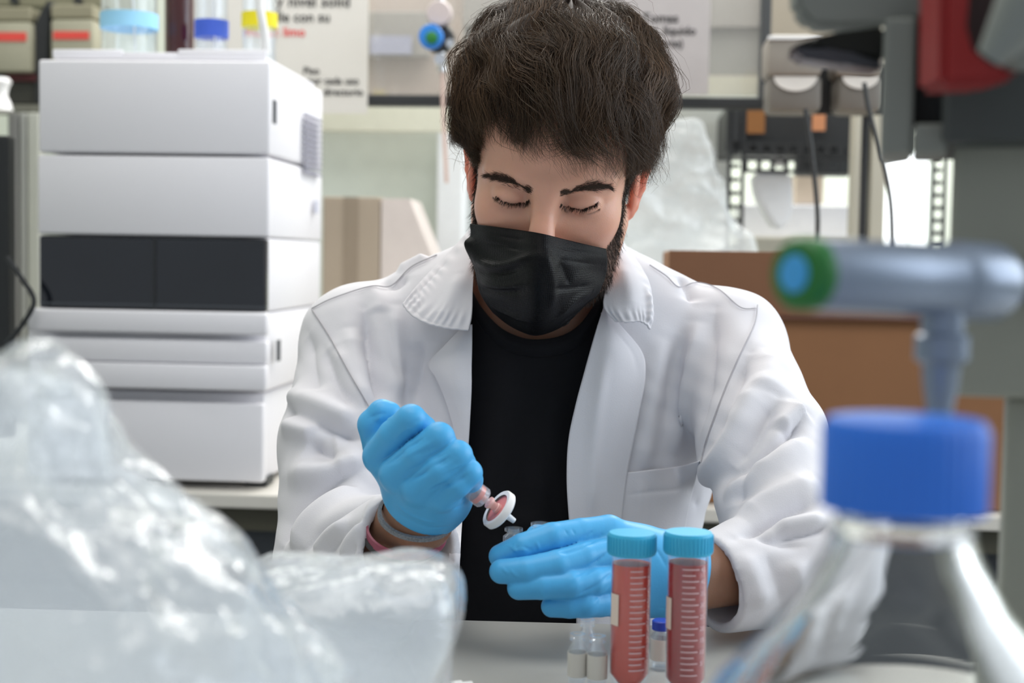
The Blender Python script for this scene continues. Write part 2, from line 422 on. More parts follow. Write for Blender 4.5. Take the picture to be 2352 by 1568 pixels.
# shell
YB = 4.1; ZB = float(RP(520, 1117, 2.16)[2])          # rear wall, rear bench height
structure('floor', MB().box((0, 1.6, -0.02), (6.4, 5.6, 0.04)), M_FLOOR)
structure('ceiling', MB().box((0, 1.6, 2.88), (6.4, 5.6, 0.04)), M_CEIL)
structure('wall_back', MB().box((0, YB + 0.05, 1.43), (6.4, 0.1, 2.86)), M_WALL)
structure('wall_left', MB().box((-3.2, 1.6, 1.43), (0.1, 5.6, 2.86)), M_WALL)
wr = MB(); wr.box((3.2, -0.7, 1.43), (0.1, 1.0, 2.86)); wr.box((3.2, 3.4, 1.43), (0.1, 2.0, 2.86)); wr.box((3.2, 1.1, 0.5), (0.1, 2.6, 1.0)); wr.box((3.2, 1.1, 2.72), (0.1, 2.6, 0.28))
structure('wall_right', wr, M_WALL)
# rear bench
bn = thing('rear_bench', 'long pale bench along the rear carrying the white instrument stack', 'bench', (0.2, 2.3, 0))
mb = MB(); mb.box((0, 0.21, ZB - 0.012), (5.0, 0.82, 0.022), 0.003); mb.build('worktop', M_BENCH, bn)
mb = MB(); mb.box((0, 0.21, ZB - 0.042), (5.0, 0.78, 0.036)); mb.build('rail', M_BENCHEDGE, bn)
for i in range(6):
    mb = MB(); mb.box((-2.1 + i * 0.84, 0.23, (ZB - 0.06) / 2), (0.832, 0.74, ZB - 0.06), 0.003); cb = mb.build('cabinet', M_CAB, bn)
    mb = MB(); mb.box((-2.1 + i * 0.84 + 0.3, -0.150, ZB - 0.25), (0.02, 0.02, 0.16), 0.004); mb.build('handle', M_STEEL, cb)
# white instrument stack
def module(label, y0, y1, x0=88, x1=620, Y=2.13, dep=0.40, front=M_WHITE, name='chromatograph_module'):
    t = thing(name, label, 'instrument', (RP((x0 + x1) / 2, y1, Y)[0], Y, RP((x0 + x1) / 2, y1, Y)[2]), 'stacked chromatograph modules')
    return t
YM = 2.13
def casing(t, x0, y0, x1, y1, inset=0.0, m=None):
    mb = MB(); rbox(mb, t, x0, y0, x1, y1, YM + 0.018 + inset, 0.385 - inset, 0.004); return mb.build('casing', m or M_WHITE, t, True, ang=50)
def fascia(t, x0, y0, x1, y1, out=0.0, m=None, nm='front_panel'):
    mb = MB(); rbox(mb, t, x0, y0, x1, y1, YM - out, 0.020, 0.004); return mb.build(nm, m or M_WHITE, t, True, ang=50)
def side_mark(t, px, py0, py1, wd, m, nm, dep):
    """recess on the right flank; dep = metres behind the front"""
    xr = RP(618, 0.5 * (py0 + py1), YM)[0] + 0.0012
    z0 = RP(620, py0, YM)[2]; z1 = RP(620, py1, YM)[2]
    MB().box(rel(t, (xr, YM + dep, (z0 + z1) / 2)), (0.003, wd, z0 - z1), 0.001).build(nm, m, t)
t1 = module('blank white chromatograph module at the top of the stack, slotted vents on its flank', 138, 352)
casing(t1, 90, 140, 618, 351); fascia(t1, 88, 138, 620, 352)
M_SLOT = mat('vent_shadow_grey', srgb(140, 140, 156), 0.6)
for i in range(11):
    yy = 212 + i * 14.5
    xr = RP(618, 300, YM)[0] + 0.0012; z = RP(622, yy + 8, YM)[2] - 0.004
    MB().box(rel(t1, (xr, YM + 0.30, z)), (0.003, 0.13, 0.0045)).build('vent_slot', M_SLOT, t1)
side_mark(t1, 627, 225, 280, 0.020, M_CAB, 'side_grip', 0.028)
t2 = module('blank white chromatograph module second from top, directly above the dark window', 358, 541)
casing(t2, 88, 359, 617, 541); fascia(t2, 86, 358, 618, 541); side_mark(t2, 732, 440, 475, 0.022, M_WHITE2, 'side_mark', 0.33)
t3 = module('chromatograph module with a wide dark smoked window across its front', 543, 712)
casing(t3, 88, 543, 614, 712); MB_ = MB(); rbox(MB_, t3, 90, 545, 612, 711, YM, 0.016, 0.003); MB_.build('smoked_window', M_DKGLASS, t3)
MB_ = MB(); rbox(MB_, t3, 352, 546, 357, 706, YM - 0.002, 0.004); MB_.build('window_divider', M_CHAR, t3)
MB_ = MB(); rbox(MB_, t3, 92, 698, 611, 703, YM - 0.002, 0.004); MB_.build('window_rail', M_CAB, t3)
t4 = module('white chromatograph module with a stepped ledge just below the dark window', 713, 893)
casing(t4, 64, 714, 612, 893); fascia(t4, 62, 713, 613, 765, 0.012); fascia(t4, 64, 778, 613, 832, 0.004, None, 'lower_panel'); fascia(t4, 66, 834, 611, 893, 0.009, None, 'lower_panel')
side_mark(t4, 645, 785, 835, 0.018, M_CAB, 'side_grip', 0.055)
t5 = module('tall plain white chromatograph module standing on the rear bench', 895, 1102)
casing(t5, 64, 896, 607, 1096, 0.020); fascia(t5, 62, 921, 605, 1101, -0.004)
for px in (110, 330, 560): 
    q_ = RP(px + 25, 1100, YM + 0.03); zc = RP(px + 25, 1096, YM + 0.038)[2]; MB_ = MB(); MB_.box(rel(t5, (q_[0], YM + 0.06, (zc + ZB + 0.001) / 2)), (0.035, 0.05, zc - ZB - 0.001), 0.002); MB_.build('foot', M_CHAR, t5)
# tray of solvent bottles on top
ty = thing('solvent_tray', 'shallow white tray holding bottles on top of the instrument stack', 'tray', (RP(370, 137, YM)[0], YM, RP(370, 137, YM)[2]))
mb = MB(); rbox(mb, ty, 120, 128, 612, 137, YM + 0.03, 0.34, 0.003); mb.build('tray_floor', M_WHITE, ty, True)
for (x0, x1, y0) in ((120, 282, 113), (282, 408, 120), (408, 612, 113)):
    mb = MB(); rbox(mb, ty, x0, y0, x1, 130, YM + 0.03, 0.006, 0.002); mb.build('tray_rim', M_WHITE, ty, True)
def lab_bottle(px, w_px, Y, label, mg, tape, ty0, ty1, sh=0.15, tm=None):
    zt = RP(370, 128, YM + 0.03)[2]; x = RP(px, 60, Y)[0]; r = w_px / 2 * Y / FPX
    t = thing('solvent_bottle', label, 'bottle', (x, Y, zt), 'solvent bottles on the instrument')
    MB().lathe([(0, 0), (r * 0.9, 0), (r, 0.006), (r, sh), (r * 0.8, sh + 0.02), (r * 0.40, sh + 0.04), (r * 0.40, sh + 0.065), (r * 0.36, sh + 0.065), (r * 0.36, sh + 0.04), (r * 0.76, sh + 0.016), (r * 0.95, sh - 0.004), (r * 0.95, 0.008), (0, 0.004)], n=36).build('glass', mg, t, True)
    MB().lathe([(r * 0.46, sh + 0.045), (r * 0.46, sh + 0.075), (0, sh + 0.075)], n=32, cap0=False).build('cap', M_WHITEPLAST, t, True)
    MB().tube([(0.1 * r, 0, sh + 0.07), (0.12 * r, 0, sh - 0.02), (0.3 * r, -0.2 * r, 0.02)], 0.0016, 8).build('tubing', M_WHITEPLAST, t, True)
    if tape:
        z1 = RP(px, ty0, Y - r)[2] - zt; z0 = RP(px, ty1, Y - r)[2] - zt
        MB().lathe([(r + 0.0008, z0), (r + 0.0016, z0), (r + 0.0016, z1), (r + 0.0008, z1)], n=36, cap0=False, cap1=False).build('tape', tape, t, True)
    return t
M_WHITEPLAST = mat('white_polymer', (0.78, 0.78, 0.78), 0.4)
M_SKYTAPE = mat('sky_blue_tape', srgb(150, 205, 235), 0.6); M_YELTAPE = mat('yellow_tape', srgb(222, 208, 30), 0.6)
lab_bottle(297, 128, YM + 0.14, 'clear bottle with a pale blue tape band on the instrument tray', M_BOTTLE, M_SKYTAPE, 22, 58)
lab_bottle(412, 66, YM + 0.22, 'dark red brown bottle between the clear ones on the tray', M_AMBER, None, 0, 0)
b3 = lab_bottle(486, 74, YM + 0.17, 'clear bottle with a deep blue label on the instrument tray', M_BOTTLE, M_BLUEINK, 42, 82)
lab_bottle(596, 78, YM + 0.16, 'clear bottle with bright yellow tape at the right tray end', M_BOTTLE, M_YELTAPE, 24, 58)
tb = thing('tubing', 'white flexible tube hanging over the right corner of the instrument stack', 'tube', (RP(606, 120, YM)[0], YM + 0.02, RP(606, 126, YM)[2]))
MB().tube([rel(tb, RP(600, -40, YM + 0.05)), rel(tb, RP(598, 20, YM + 0.04)), rel(tb, RP(606, 70, YM + 0.035)), rel(tb, RP(612, 122, YM + 0.045))], 0.0065, 12).build('hose', M_WHITEPLAST, tb, True)

# enclosure behind: dark frame, panes, notices
YS = 2.80
en = thing('fume_cupboard', 'dark framed glass fronted cupboard behind the man', 'cupboard', (RP(1300, 230, YS)[0], YS, ZB))
mb = MB(); rbox(mb, en, 560, 219, 1772, 244, YS, 0.04, 0.003); mb.build('sash_rail', M_CHAR, en)
mb = MB(); rbox(mb, en, 1748, -120, 1772, 240, YS, 0.04, 0.003); mb.build('sash_stile', M_DKGREY, en)
mb = MB(); rbox(mb, en, 560, -120, 1750, 221, YS + 0.018, 0.006); mb.build('pane', M_PANE, en)
mb = MB(); rbox(mb, en, 560, 246, 1064, 300, YS + 0.25, 0.03); mb.build('baffle', mat('cream_panel', srgb(208, 208, 192), 0.6), en)
mb = MB(); rbox(mb, en, 560, 300, 1064, 760, YS + 0.62, 0.02); mb.build('back_panel', mat('mint_white_panel', srgb(222, 230, 222), 0.5), en)
mb = MB(); rbox(mb, en, 1002, 300, 1062, 760, YS + 0.50, 0.10, 0.004); mb.build('post', mat('white_post', srgb(232, 236, 240), 0.5), en)
mb = MB(); rbox(mb, en, 560, -140, 1064, 215, YS + 0.45, 0.02); mb.build('upper_panel', mat('taupe_panel', srgb(176, 160, 148), 0.7, var=0.1, scale=4), en)
mb = MB(); rbox(mb, en, 1064, -140, 1760, 60, YS + 0.40, 0.02); mb.build('upper_panel', M_GREYPL, en)
mb = MB(); rbox(mb, en, 1064, 60, 1760, 172, YS + 0.42, 0.02); mb.build('upper_panel', mat('grey_panel', srgb(128, 126, 118), 0.7), en)
mb = MB(); rbox(mb, en, 1064, 172, 1760, 218, YS + 0.40, 0.02); mb.build('upper_panel', mat('cream_strip', srgb(188, 182, 160), 0.7), en)
mb = MB(); rbox(mb, en, 1064, 250, 1672, 640, YS + 0.60, 0.02); mb.build('back_panel', mat('grey_white_panel', srgb(208, 212, 210), 0.5), en)
mb = MB(); rbox(mb, en, 790, 25, 985, 130, YS + 0.40, 0.03, 0.004); mb.build('control_box', M_GREYPL, en)
mb = MB(); rbox(mb, en, 850, 82, 945, 124, YS + 0.385, 0.006); mb.build('control_plate', mat('lilac_plate', srgb(150, 150, 168), 0.5), en)
n1 = thing('notice', 'large white paper notice with black and red print beside the instrument stack', 'notice', (RP(660, 258, YS - 0.02)[0], YS - 0.02, RP(660, 258, YS - 0.02)[2]))
mb = MB(); rbox(mb, n1, 400, -150, 846, 259, YS - 0.012, 0.0012); mb.build('sheet', M_PAPER, n1)
for body, px, py, h, mm in (('y nivel solid', 720, 4, 27, M_INK), ('lle con su', 697, 40, 24, M_INK), ('ROJO: limo', 632, 74, 22, M_REDINK), ('Piso', 715, 163, 17, M_INK), ('por cada uso', 765, 186, 17, M_INK), ('directorio', 788, 212, 17, M_INK)):
    wall_text(body, px, py, YS - 0.0135, h, mm, n1)
n2 = thing('notice', 'white paper notice taped to the glass right of the head', 'notice', (RP(1545, 216, YS - 0.02)[0], YS - 0.02, RP(1545, 216, YS - 0.02)[2]))
mb = MB(); rbox(mb, n2, 1380, -130, 1631, 217, YS - 0.008, 0.0012); mb.build('sheet', mat('grey_paper', srgb(172, 167, 167), 0.85), n2)
for body, px, py, h in (('Tomas', 1517, 42, 22), ('vent. líquido', 1530, 71, 20), ('aparte)', 1532, 100, 19), ('ver', 1530, 164, 12)):
    wall_text(body, px, py, YS - 0.0095, h, M_INK, n2)
# small tap in the cupboard
tp = thing('gas_tap', 'small chrome tap with blue and green knob left of the hair', 'tap', tuple(RP(1005, 90, YS - 0.06)))
c0 = Vector((0, 0, 0))
Y_ = YS - 0.05
def lump(t, px, py, Y, rpx, ln, m, nm, axis='Y', inner=0.0):
    r = rpx * Y / FPX; mt = Matrix.Translation(rel(t, RP(px, py, Y))) @ (Matrix.Rotation(math.pi / 2, 4, 'X') if axis == 'Y' else Matrix.Identity(4))
    MB().lathe([(r * inner, 0), (r * 0.9, 0), (r, ln * 0.15), (r, ln * 0.85), (r * 0.9, ln), (r * inner, ln)], mt=mt, n=28, cap0=inner == 0, cap1=inner == 0).build(nm, m, t, True)
lump(tp, 1012, 35, Y_, 29, 0.03, mat('pale_knob', srgb(188, 176, 174), 0.4), 'knob'); lump(tp, 1012, 92, Y_ + 0.02, 34, 0.035, M_CHAR, 'valve_body')
lump(tp, 992, 87, Y_ - 0.03, 28, 0.02, M_BLUEPL, 'handwheel'); lump(tp, 992, 87, Y_ - 0.052, 14, 0.005, M_GREENPL, 'handwheel_cap')
lump(tp, 1016, 142, Y_ + 0.0, 14, 0.04, M_CHROME, 'nut'); lump(tp, 1036, 102, Y_ - 0.03, 10, 0.02, M_CHROME, 'screw')
MB().tube([rel(tp, RP(1012, -60, Y_)), rel(tp, RP(1012, 120, Y_)), rel(tp, RP(1016, 165, Y_))], 0.009, 10).build('pipe', M_STEEL, tp, True)
MB().tube([rel(tp, RP(1016, 150, Y_)), rel(tp, RP(1018, 260, Y_)), rel(tp, RP(1026, 420, Y_))], 0.004, 8).build('hose', mat('pink_hose', srgb(206, 180, 170), 0.5), tp, True)
# tall carton and brown box
cr = thing('carton', 'tall tan carton standing behind the white instrument stack', 'box', (RP(860, 700, 2.95)[0], 2.95, ZB))
x0, x1, zt = RP(740, 600, 2.95)[0], RP(872, 600, 2.95)[0], RP(800, 452, 2.95)[2]
MB().box(((x0 + x1) / 2 - cr['_b'][0], 0.14, (zt - ZB) / 2), (x1 - x0, 0.28, zt - ZB), 0.003).build('carton_body', M_TAN, cr)
MB().box(((x0 + x1) / 2 - cr['_b'][0], -0.001, (zt - ZB) / 2), (0.03, 0.002, zt - ZB)).build('tape', mat('carton_tape', srgb(150, 136, 120), 0.5), cr)
cr2 = thing('carton', 'low pale pink white carton beside the tan one', 'box', (RP(930, 700, 2.95)[0], 2.95, ZB))
x0, x1, zt = RP(874, 600, 2.95)[0], RP(1000, 600, 2.95)[0], RP(900, 456, 2.95)[2]
MB().prism([(x0 - cr2['_b'][0], 0), (x1 - cr2['_b'][0], 0), (x1 - cr2['_b'][0], (zt - ZB) * 0.72), (x0 + 0.06 - cr2['_b'][0], zt - ZB), (x0 - cr2['_b'][0], zt - ZB)], Matrix.Translation((0, 0.16, 0)) @ Matrix.Rotation(math.pi / 2, 4, 'X'), 0.16, 0.002).build('carton_body', mat('pale_carton', srgb(216, 206, 202), 0.7), cr2)
bx = thing('cardboard_box', 'big brown cardboard box on the rear bench behind his shoulder', 'box', (RP(1900, 800, 2.12)[0], 2.12, ZB))
YC = 2.14
xa, xb = RP(1535, 800, YC)[0], RP(2330, 800, YC)[0]; zt = RP(1700, 577, YC)[2]
MB().box(((xa + xb) / 2 - bx['_b'][0], 0.22, (zt - ZB) / 2), (xb - xa, 0.40, zt - ZB), 0.003).build('carton_body', M_CARD, bx)
zf = RP(1700, 732, YC)[2]
MB().box(((xa + xb) / 2 - bx['_b'][0], 0.015, (zt + zf) / 2 - ZB), (xb - xa + 0.004, 0.006, zt - zf), 0.001).build('flap', M_CARD2, bx)
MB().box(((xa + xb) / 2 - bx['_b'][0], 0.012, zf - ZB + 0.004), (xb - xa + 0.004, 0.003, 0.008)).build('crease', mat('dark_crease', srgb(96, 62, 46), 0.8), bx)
# crumpled clear bag behind the right shoulder
def ridged(p, seed, n=14, k=(18, 60), amp=0.01):
    g = np.random.default_rng(seed); out = np.zeros(len(p))
    for i in range(n):
        d = g.normal(size=3); d /= np.linalg.norm(d); kk = g.uniform(*k); out += (1 - 2 * np.abs(np.sin(p @ d * kk / 2 + g.uniform(0, 6) + 0.6 * np.sin(p @ g.normal(size=3) * 9)))) / kk
    out -= out.mean(); return out * amp / max(out.std(), 1e-9) * 0.6
def sack(name, rings, m, parent, seed, amp, n=96, k=(18, 60), rows=90, flat=0.6, base=None, wob=0.05):
    """closed crumpled sack: rings = (x centre, y, z, half width x, half depth y)"""
    R_ = catmull(np.array(rings, float), rows); a = np.linspace(0, 2 * math.pi, n, endpoint=False)
    ca = np.sign(np.cos(a)) * np.abs(np.cos(a)) ** flat; sa = np.sign(np.sin(a)) * np.abs(np.sin(a)) ** flat
    V = np.stack([np.stack([r[0] + r[3] * ca, r[1] + r[4] * sa, np.full(n, r[2])], 1) for r in R_]).reshape(-1, 3)
    i = np.arange(rows - 1)[:, None] * n + np.arange(n)[None]; j = np.arange(rows - 1)[:, None] * n + (np.arange(n) + 1)[None] % n
    F = np.stack([i, j, j + n, i + n], -1).reshape(-1, 4)
    N_ = normals(V, F); zmin = V[:, 2].min()
    d = ridged(V, seed, 16, k, amp) + ridged(V, seed + 5, 8, (k[0] / 3, k[0]), amp * 1.3)
    fade = np.clip((V[:, 2] - zmin) / 0.02, 0, 1)
    V = V + N_ * (d * fade)[:, None]
    if base is not None: V[:, 2] = np.maximum(V[:, 2], base)
    if parent is not None and base is None: pass
    top = len(V); V = np.vstack([V, V[-n:].mean(0)[None]]); lastrow = (rows - 1) * n
    T = np.array([(lastrow + q, lastrow + (q + 1) % n, top, top) for q in range(n)])
    me = npmesh(name, V, F); me2 = bmesh.new(); me2.from_mesh(me); vs = list(me2.verts); me2.verts.ensure_lookup_table()
    for q in range(n): me2.faces.new((me2.verts[lastrow + q], me2.verts[lastrow + (q + 1) % n], me2.verts[top]))
    me2.faces.new([me2.verts[q] for q in range(n - 1, -1, -1)])
    bmesh.ops.recalc_face_normals(me2, faces=me2.faces)
    me2.to_mesh(me); me2.free(); me.polygons.foreach_set('use_smooth', [True] * len(me.polygons))
    return link(name, me, m, parent)
bgp = thing('plastic_bag', 'clear crumpled plastic bag slumped behind the cardboard box', 'bag', (RP(1560, 500, 2.72)[0], 2.72, ZB))
def rr(px, py, hw, hd, Y, t):
    p = rel(t, RP(px, py, Y)); return (p.x, p.y, p.z, hw * Y / FPX, hd * Y / FPX)
sack('film', [(0, 0, 0.001, 0.13, 0.05), rr(1575, 600, 165, 50, 2.72, bgp), rr(1565, 500, 150, 48, 2.72, bgp), rr(1545, 400, 115, 44, 2.72, bgp), rr(1530, 320, 85, 40, 2.72, bgp), rr(1535, 285, 60, 25, 2.72, bgp)], clear('bag_film_rear', 0.34, (0.92, 0.95, 0.97), 0.10, bumpy=0.9), bgp, 11, 0.013, k=(26, 110))

uc = thing('wall_cabinet', 'taupe wall cabinet above the dispensers at upper right', 'cabinet', (RP(1900, 0, 3.1)[0], 3.1, RP(1900, 150, 3.1)[2]))
mb = MB(); rbox(mb, uc, 1772, -160, 2300, 152, 3.1, 0.25, 0.004); mb.build('cabinet_body', mat('taupe_cabinet', srgb(150, 142, 128), 0.6), uc)
MB_ = MB(); rbox(MB_, uc, 2030, -160, 2034, 150, 3.096, 0.004); MB_.build('door_gap', M_CHAR, uc)
# perforated rack, dispensers and what hangs there
YR = 3.05
rk = thing('slotted_rack', 'charcoal slotted steel rack behind the bag and box', 'rack', (RP(1830, 560, YR)[0], YR, ZB))
def slotted(name, x0, y0, x1, y1, holes, vertical, m=M_CHAR):
    """strip of metal with real square holes"""
    mb = MB(); a, b = (y0, y1) if vertical else (x0, x1); n = len(holes); L0 = a
    q0, q1 = (x0, x1) if vertical else (y0, y1); hw = (q1 - q0) * 0.27; mid = (q0 + q1) / 2
    def bxx(u0, u1, v0, v1):
        if vertical: rbox(mb, rk, v0, u0, v1, u1, YR, 0.003)
        else: rbox(mb, rk, u0, v0, u1, v1, YR, 0.003)
    bxx(a, b, q0, mid - hw); bxx(a, b, mid + hw, q1); pos = a
    for h in holes:
        bxx(pos, h - hw, mid - hw, mid + hw); pos = h + hw
    bxx(pos, b, mid - hw, mid + hw); return mb.build(name, m, rk)
slotted('upright', 1668, 246, 1708, 760, [335 + 31 * i for i in range(10)], True)
slotted('upright', 2136, 246, 2172, 760, [376 + 29 * i for i in range(10)], True)
slotted('beam', 1708, 326, 1960, 358, [1730 + 31 * i for i in range(8)], False); slotted('beam', 1708, 362, 1960, 398, [1728 + 31 * i for i in range(8)], False)
mb = MB(); rbox(mb, rk, 1668, 243, 2100, 350, YR + 0.02, 0.30, 0.003); mb.build('dark_shelf_backing', M_CHAR, rk)
mb = MB(); rbox(mb, rk, 1836, 350, 1962, 400, YR + 0.06, 0.10, 0.003); mb.build('dark_shelf_backing', M_DKGREY, rk)  # dark backing added so the holes of the lower beam look dim
mb = MB(); rbox(mb, rk, 1716, 252, 1757, 306, YR - 0.004, 0.003); mb.build('tag', M_ORANGE, rk)
mb = MB(); rbox(mb, rk, 1866, 252, 1896, 300, YR - 0.004, 0.003); mb.build('tag', mat('peach_label', srgb(190, 130, 92), 0.7), rk)
bt = thing('jug', 'white plastic jug hung upside down in the rack', 'jug', tuple(RP(1775, 525, YR + 0.1)))
pj = [RP(x, y, YR + 0.1) for x, y in ((1728, 398), (1818, 396), (1820, 480), (1806, 518), (1782, 527), (1770, 515), (1735, 450))]
MB().prism([(p[0] - bt['_b'][0], p[2] - bt['_b'][2]) for p in pj], Matrix.Translation((0, 0.08, 0)) @ Matrix.Rotation(math.pi / 2, 4, 'X'), 0.10, 0.008).build('jug_body', mat('white_hdpe', (0.88, 0.9, 0.93), 0.4, emit=None), bt, True)
lump(bt, 1790, 372, YR + 0.06, 12, 0.02, M_WHITEPLAST, 'jug_cap')
st = thing('wall_shelf', 'pale shelf with cartons beyond the rack', 'shelf', (RP(1830, 560, 3.5)[0], 3.5, RP(1830, 600, 3.5)[2]))
mb = MB(); rbox(mb, st, 1700, 470, 1965, 545, 3.5, 0.25, 0.003); mb.build('shelf_front', mat('white_shelf', srgb(222, 222, 226), 0.5), st)
mb = MB(); rbox(mb, st, 1700, 545, 1965, 640, 3.45, 0.30, 0.003); mb.build('shelf_base', M_BEIGE, st)
ct = thing('carton', 'small tan carton on the pale shelf beyond the rack', 'box', tuple(RP(1858, 468, 3.55))); mb = MB(); rbox(mb, ct, 1828, 400, 1892, 468, 3.55, 0.12, 0.002); mb.build('carton_body', M_TAN, ct)
for px, lab, w_ in ((1827, 'grey dispenser with a white crescent opening, nearer the head', 62), (1977, 'grey dispenser with a white crescent opening behind the dark lamp', 52)):
    t = thing('dispenser', lab, 'dispenser', (RP(px, 250, 2.55)[0], 2.55, RP(px, 255, 2.55)[2]), 'wall dispensers on the right')
    mb = MB(); rbox(mb, t, px - w_, 168, px + w_, 255, 2.55, 0.10, 0.012); mb.build('tray', mat('dispenser_grey', srgb(112, 108, 102), 0.5), t, True)
    mb = MB(); rbox(mb, t, px - w_ - 2, 78, px + w_ + 2, 172, 2.535, 0.115, 0.010); mb.build('hood', M_GREYPL, t, True)
    a = [math.pi + math.pi * i / 20 for i in range(21)]; pc = RP(px, 176, 2.548); rw = w_ * 0.78 * 2.55 / FPX
    MB().prism([(rw * math.cos(q), 0.75 * rw * math.sin(q) * 0.9) for q in a], Matrix.Translation(rel(t, pc)) @ Matrix.Rotation(math.pi / 2, 4, 'X'), 0.004).build('opening', mat('white_crescent', srgb(220, 216, 210), 0.6), t)
    mb = MB(); rbox(mb, t, px - w_, 82, px + w_, 90, 2.53, 0.01); mb.build('trim_strip', M_WHITEPLAST, t)
sd = thing('dispenser_stand', 'charcoal upright stand carrying the grey dispensers', 'stand', (RP(1910, 250, 2.66)[0], 2.66, ZB))
mb = MB(); rbox(mb, sd, 1768, 150, 2040, 262, 2.66, 0.012, 0.002); mb.build('board', M_CHAR, sd)
MB().box((RP(1993, 250, 2.66)[0] - sd['_b'][0], 0.02, (RP(1910, 262, 2.66)[2] - ZB) / 2), (0.0115, 0.02, RP(1910, 262, 2.66)[2] - ZB), 0.002).build('upright', M_CHAR, sd)
# bright windows beyond, posts and cables
def window(n, x0, y0, x1, y1, Y):
    mb = MB(); rbox(mb, None, x0, y0, x1, y1, Y, 0.01); o = structure('window_%d' % n, mb, M_DAY)
    return o
window(1, 2034, 346, 2086, 640, YB - 0.02); window(2, 2092, 346, 2128, 640, YB - 0.02)
for x0, x1, m_, nm, lab in ((1960, 1985, M_BEIGE, 'post', 'beige wall post right of the slotted rack'), (2001, 2034, M_BEIGE, 'post', 'wide beige post at the bright window edge')):
    t = thing(nm, lab, 'post', (RP((x0 + x1) / 2, 560, 2.9)[0], 2.9, ZB)); mb = MB()
    p0, p1 = RP(x0, 400, 2.9), RP(x1, 400, 2.9); MB().box(((p0[0] + p1[0]) / 2 - t['_b'][0], 0.03, 0.45), (p1[0] - p0[0], 0.06, 0.9), 0.002).build('profile', m_, t)
for lab, pts, Y in (('thick black cable drooping from the lamp to the box', [(1985, 190), (1998, 262), (2030, 380), (2046, 470), (2050, 580)], 2.45), ('thin black cable hanging before the rack', [(1850, 250), (1862, 330), (1872, 420), (1878, 500), (1876, 580)], 2.45), ('black cable leaving the left screen for the instrument', [(15, 590), (50, 640), (78, 690), (55, 740), (15, 790)], 2.1)):
    t = thing('cable', lab, 'cable', tuple(RP(*pts[-1], Y))); cp_ = catmull(np.array(pts, float), 24)
    MB().tube([rel(t, RP(x, y, Y)) for x, y in cp_], 0.0042 if Y < 2.6 else 0.003, 8).build('sheath', M_CHAR, t, True)
# left edge of the picture
YL = 2.95
for i, (x0, x1, y0, y1, r0, r1, lab) in enumerate(((-60, 70, 50, 164, 74, 94, 'olive grey bin with a red stripe, cut by the picture edge'), (116, 214, 44, 160, 72, 90, 'olive grey bin with a red stripe beside the black bracket'))):
    t = thing('storage_bin', lab, 'bin', (RP((x0 + x1) / 2, y1, YL)[0], YL, RP((x0 + x1) / 2, y1, YL)[2]), 'wall bins with red stripes')
    mb = MB(); rbox(mb, t, x0, y0, x1, y1, YL, 0.14, 0.006); mb.build('bin_body', M_OLIVE, t, True)
    mb = MB(); rbox(mb, t, x0 + 6, r0, x1 - 10, r1, YL - 0.002, 0.003); mb.build('stripe', M_RED, t)
    mb = MB(); rbox(mb, t, x0, y0 - 34, x1, y0 - 2, YL + 0.01, 0.14, 0.004); mb.build('lid', mat('olive_lid', srgb(132, 128, 108), 0.6), t)
wp = thing('wall_cabinet', 'olive grey wall cabinet above the striped bins', 'cabinet', (RP(100, 10, YL + 0.1)[0], YL + 0.1, RP(100, 12, YL + 0.1)[2]))
mb = MB(); rbox(mb, wp, -120, -130, 240, 16, YL + 0.16, 0.2, 0.004); mb.build('cabinet_body', mat('olive_cabinet', srgb(120, 118, 98), 0.6), wp)
for px in (38, 184): lump(wp, px, 4, YL + 0.16, 9, 0.02, M_CHAR, 'knob')
bk = thing('bracket', 'black wall bracket between the striped bins', 'bracket', (RP(95, 250, YL + 0.02)[0], YL + 0.02, RP(95, 250, YL + 0.02)[2]))
pj = [RP(x, y, YL + 0.02) for x, y in ((80, 250), (84, 80), (78, 62), (92, 30), (108, 0), (112, 0), (112, 60), (110, 80), (106, 250))]
MB().prism([(p[0] - bk['_b'][0], p[2] - bk['_b'][2]) for p in pj], Matrix.Translation((0, 0.05, 0)) @ Matrix.Rotation(math.pi / 2, 4, 'X'), 0.05, 0.002).build('bracket_plate', M_CHAR, bk)
rl = thing('wall_rail', 'dark wall rail with a dull red strip under the bins', 'rail', (RP(20, 250, YL)[0], YL, RP(20, 262, YL)[2]))
mb = MB(); rbox(mb, rl, -200, 166, 240, 238, YL + 0.03, 0.05, 0.002); mb.build('rail_panel', mat('dark_olive', srgb(56, 56, 50), 0.6), rl)
mb = MB(); rbox(mb, rl, 12, 170, 86, 186, YL + 0.02, 0.01); mb.build('strip', mat('maroon_strip', srgb(74, 30, 32), 0.6), rl)
mb = MB(); rbox(mb, rl, -200, 240, 240, 256, YL + 0.0, 0.08, 0.002); mb.build('rail_edge', mat('grey_edge', srgb(108, 108, 98), 0.5), rl)
for x0, x1, col, lab in ((18, 44, srgb(120, 120, 118), 'grey vertical duct at the far left'), (46, 60, srgb(150, 152, 148), 'narrow light vertical duct beside the instrument'), (62, 92, srgb(168, 170, 162), 'pale vertical duct right against the instrument')):
    t = thing('duct', lab, 'duct', (RP((x0 + x1) / 2, 700, 2.9)[0], 2.9, ZB)); zt = RP(50, 258, 2.9)[2]
    MB().box((0, 0.02, (zt - ZB) / 2), ((x1 - x0) * 2.9 / FPX, 0.04, zt - ZB), 0.004).build('duct_body', mat('duct_paint', col, 0.5), t)
sc = thing('screen', 'black edged screen at the far left of the rear bench', 'screen', (RP(-60, 800, 2.2)[0], 2.2, ZB)); zt = RP(0, 310, 2.2)[2]; xr = RP(16, 600, 2.2)[0]
MB().box((xr - 0.2 - sc['_b'][0], 0.02, (zt - ZB) / 2 + 0.03), (0.4, 0.03, zt - ZB - 0.06), 0.004).build('bezel', M_CHAR, sc)
